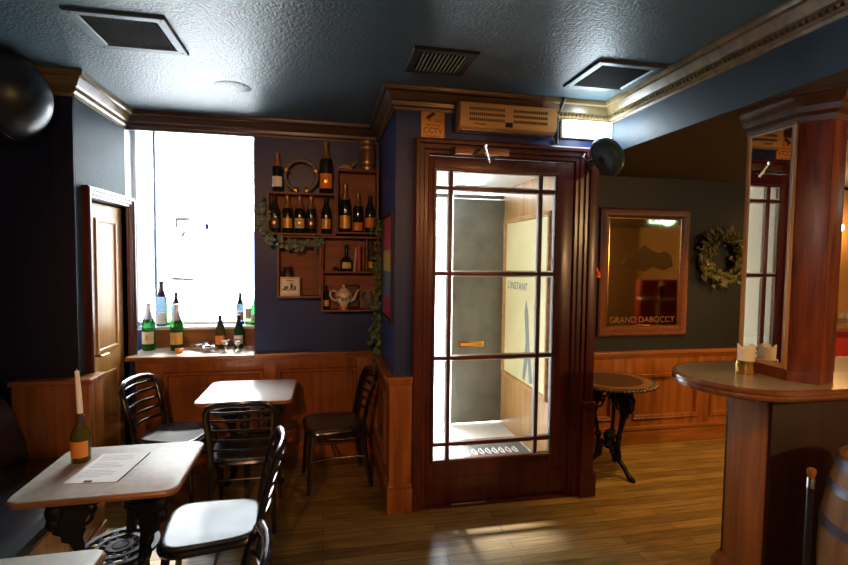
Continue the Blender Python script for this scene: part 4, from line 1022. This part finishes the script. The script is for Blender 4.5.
bm = new(); bmesh.ops.create_uvsphere(bm, u_segments=16, v_segments=10, radius=.045, matrix=Matrix.Translation((0, -.075, 0))); link('bulb', bm, 'lamp_glow', wl)
o = thing('framed_picture', 'small gilt-framed picture below the glowing wall lamp', 'picture', (4.97, YR - .03, 1.80), rot=(PI / 2, 0, 0))
bm = new(); picture_ring(bm, .16, .24, .02, .015, Matrix()); link('frame', bm, 'brass', o); bm = new(); box(bm, -.062, .062, -.102, .102, 0, .004); link('print', bm, 'label_orange', o, smooth=False)
for i in range(5):
    bm = new(); lathe(bm, [(0, 0), (.03, 0), (.033, .09), (.030, .09), (.027, .008), (0, .008)], 14); tag(link('tumbler', bm, 'jug_glass', loc=(4.64 + .085 * i, 3.74, 1.13)), 'clear tumbler in the row on the back bar', 'glass', 'tumblers on the back bar')
bm = new(); box(bm, -.06, .06, -.004, .004, 0, .085, 0, Matrix.Rotation(R(-12), 4, 'X')); tag(link('white_card', bm, 'paper', loc=(4.76, 3.56, 1.13)), 'white card leaning on the back bar before the tumblers', 'card')
# things reflected in the gilt mirror: exit sign, red settee, poseur table with bottle
ex = thing('exit_sign', 'lit green exit sign seen reflected in the gilt mirror', 'sign', (4.85, 1.5, 2.30), R(176))
boxo('housing', 'white', (-.2, .2, -.0, .05, -.085, .085), ex, .005); boxo('face', 'exit_glow', (-.19, .19, -.008, .0, -.075, .075), ex)
bm = new(); prism(bm, [(-.13, -.045), (-.08, -.02), (-.06, .05), (-.02, .05), (-.02, .01), (.0, -.05), (-.03, -.05), (-.05, -.01), (-.09, -.05)], .002, FRONT(0, -.008, 0)); box(bm, .05, .14, -.011, -.008, -.05, .055); link('symbol', bm, 'exit_green', ex, smooth=False)
boxo('stem', 'white', (-.01, .01, .015, .035, .085, .22), ex); ex.scale = (.68, .68, .68)
se = thing('settee', 'red high-backed settee seen reflected in the gilt mirror', 'settee', (6.3, .4, 0), R(0))
boxo('seat', 'red_cloth', (-.7, .7, -.3, .35, .12, .46), se, .03); boxo('backrest', 'red_cloth', (-.7, .7, -.42, -.28, .12, 1.35), se, .03)
for sx in (-.62, .62):
    for sy in (-.25, .28): boxo('leg', 'black_wood', (sx - .03, sx + .03, sy - .03, sy + .03, 0, .12), se)
tb = thing('high_table', 'tall round table with a steel pole seen reflected in the gilt mirror', 'table', (5.35, .95, 0))
bm = new(); lathe(bm, [(0, 1.06), (.33, 1.06), (.34, 1.075), (.33, 1.09), (0, 1.09)], 36); link('tabletop', bm, 'counter_edge', tb)
bm = new(); lathe(bm, [(0, 0), (.22, 0), (.2, .02), (.035, .05), (.035, 1.06), (0, 1.06)], 28); link('pedestal', bm, 'steel', tb)
bottle((5.4, .95, 1.09), .31, .04, 'bottle', 'foil_gold', 'label_orange', 'bottle standing on the tall round table reflected in the mirror')

# ------------------------------------------------------------------ things on the front table
cb = bottle((-1.10, 2.50, .74), .225, .040, 'bottle_brown', None, 'label_orange', 'small olive bottle with an orange label used as a candlestick on the front table', 'wine_bottle', lz=(.12, .45))
bm = new(); tube(bm, [(0, 0, 0), (-.004, .0, .10), (-.009, .0, .205)], [.0125, .0115, .009], 12); tube(bm, [(-.009, 0, .203), (-.010, 0, .215)], .0015, 5)
tag(link('taper_candle', bm, 'wax', loc=(-1.10, 2.50, .74 + .217)), 'white taper candle standing in the small olive bottle on the front table', 'candle')
bm = new(); lathe(bm, [(0.0, .216), (.017, .215), (.0185, .20), (.017, .17)], 16); link('wax_collar', bm, 'label_dark', cb)
mn = thing('menu_sheet', 'white paper menu in a clear sleeve lying on the front table', 'menu', (-.942, 2.40, .7405), R(-5.5))
boxo('sheet', 'paper', (-.107, .107, -.155, .155, 0, .002), mn, smooth=False)
bm = new()
for i in range(15):
    z = .125 - i * .016
    if i in (4, 9): continue
    box(bm, -.085, -.085 + random.uniform(.09, .16), z - .0022, z + .0022, .002, .0023)
link('print_lines', bm, mat('menu_grey_ink', (.42, .42, .42), .7), mn, smooth=False)
boxo('clip', 'black', (-.03, .0, -.150, -.140, .002, .005), mn)
bm = new(); box(bm, .1055, .1085, -.155, .155, 0, .004); link('spine', bm, 'black', mn, smooth=False)

# ------------------------------------------------------------------ light
w = bpy.data.worlds.new('sky'); scn.world = w; w.use_nodes = True
bg = w.node_tree.nodes['Background']; bg.inputs['Color'].default_value = (.86, .94, 1., 1); bg.inputs['Strength'].default_value = 21
def lamp(name, kind, loc, energy, col, rot=None, target=None, **k):
    l = bpy.data.lights.new(name, kind); l.energy = energy; l.color = col
    for a, b in k.items(): setattr(l, a, b)
    o = bpy.data.objects.new(name, l); COL.objects.link(o); o.location = loc
    if target is not None: o.rotation_euler = (Vector(target) - Vector(loc)).to_track_quat('-Z', 'Y').to_euler()
    if rot: o.rotation_euler = rot
    return o
def portal(name, loc, sx, sy):
    l = bpy.data.lights.new(name, 'AREA'); l.shape = 'RECTANGLE'; l.size = sx; l.size_y = sy
    o = bpy.data.objects.new(name, l); COL.objects.link(o); o.location = loc; o.rotation_euler = (R(-90), 0, 0); l.cycles.is_portal = True
portal('window_portal', (-1.03, YG + .05, 1.87), .95, 1.6)
portal('lobby_portal', (.97, YO + .02, 1.2), .55, 2.4)
# daylight sun, soft (thin cloud)
lamp('sun', 'SUN', (0, 8, 8), 10, (1, .97, .92), rot=None, target=(.5, 8 - 5.6, 8 - 5.9), angle=R(5))
# warm down-lighters of the right-hand room
for (x, y, tx, ty, e) in ((2.9, 2.75, 2.85, 3.75, 85), (4.3, 2.6, 4.1, 3.7, 70)):
    lamp('downlight', 'SPOT', (x, y, ZL - .02), e, (1, .54, .16), target=(tx, ty, .3), spot_size=R(95), spot_blend=.7, shadow_soft_size=.05)
lamp('wall_lamp_light', 'POINT', (4.92, YR - .2, 2.04), 7, (1, .55, .2), shadow_soft_size=.05)
lamp('exit_light', 'POINT', (4.85, 1.75, 2.3), 1.5, (.5, 1, .8), shadow_soft_size=.1)
# warm room spots, added fills and the light box glow
lamp('spot_warm', 'SPOT', (.2, .3, 2.7), 85, (1, .48, .14), target=(2.15, 1.9, .75), spot_size=R(48), spot_blend=.8, shadow_soft_size=.05)
lamp('spot_warm', 'SPOT', (-.6, -.9, 2.5), 150, (1, .40, .10), target=(-.1, 4.2, 1.15), spot_size=R(47), spot_blend=.8, shadow_soft_size=.06)
lamp('spot_warm', 'SPOT', (1.7, -.9, 2.4), 50, (1, .40, .10), target=(1.6, 3.2, 1.6), spot_size=R(60), spot_blend=.8, shadow_soft_size=.06)
lamp('mirror_room_fill', 'POINT', (4.3, -1.3, 2.2), 160, (1, .60, .26), shadow_soft_size=.06)  # added fill without a fixture, brightens the room reflected in the gilt mirror
lamp('cool_fill', 'POINT', (-.4, -.6, 2.2), 14, (.65, .78, 1), shadow_soft_size=.1)  # unseen cool fill added behind the viewer, no fixture
lamp('light_box_glow', 'POINT', (1.80, YD - .16, 2.60), 3.0, (.72, .9, 1), shadow_soft_size=.05)

# ------------------------------------------------------------------ camera
cam = bpy.data.cameras.new('camera'); co = bpy.data.objects.new('camera', cam); COL.objects.link(co); scn.camera = co
cam.sensor_fit = 'HORIZONTAL'; cam.sensor_width = 36; cam.lens = 490 / 848 * 36; cam.clip_start = .02
yaw, pitch, roll = R(11.6), R(2.9), R(.68)
f = Vector((math.sin(yaw) * math.cos(pitch), math.cos(yaw) * math.cos(pitch), -math.sin(pitch))); r = Vector((math.cos(yaw), -math.sin(yaw), 0)); u = r.cross(f)
r2 = r * math.cos(roll) + u * math.sin(roll); u2 = -r * math.sin(roll) + u * math.cos(roll)
mw = Matrix(((r2.x, u2.x, -f.x, 0), (r2.y, u2.y, -f.y, 0), (r2.z, u2.z, -f.z, 1.70), (0, 0, 0, 1)))
co.matrix_world = mw
vs_ = scn.view_settings; vs_.view_transform = 'Standard'; vs_.look = 'None'; vs_.gamma = 1; vs_.exposure = .5; vs_.use_curve_mapping = False
scn.cycles.use_denoising = True
scn.cycles.max_bounces = 10; scn.cycles.transparent_max_bounces = 16; scn.cycles.sample_clamp_indirect = 6
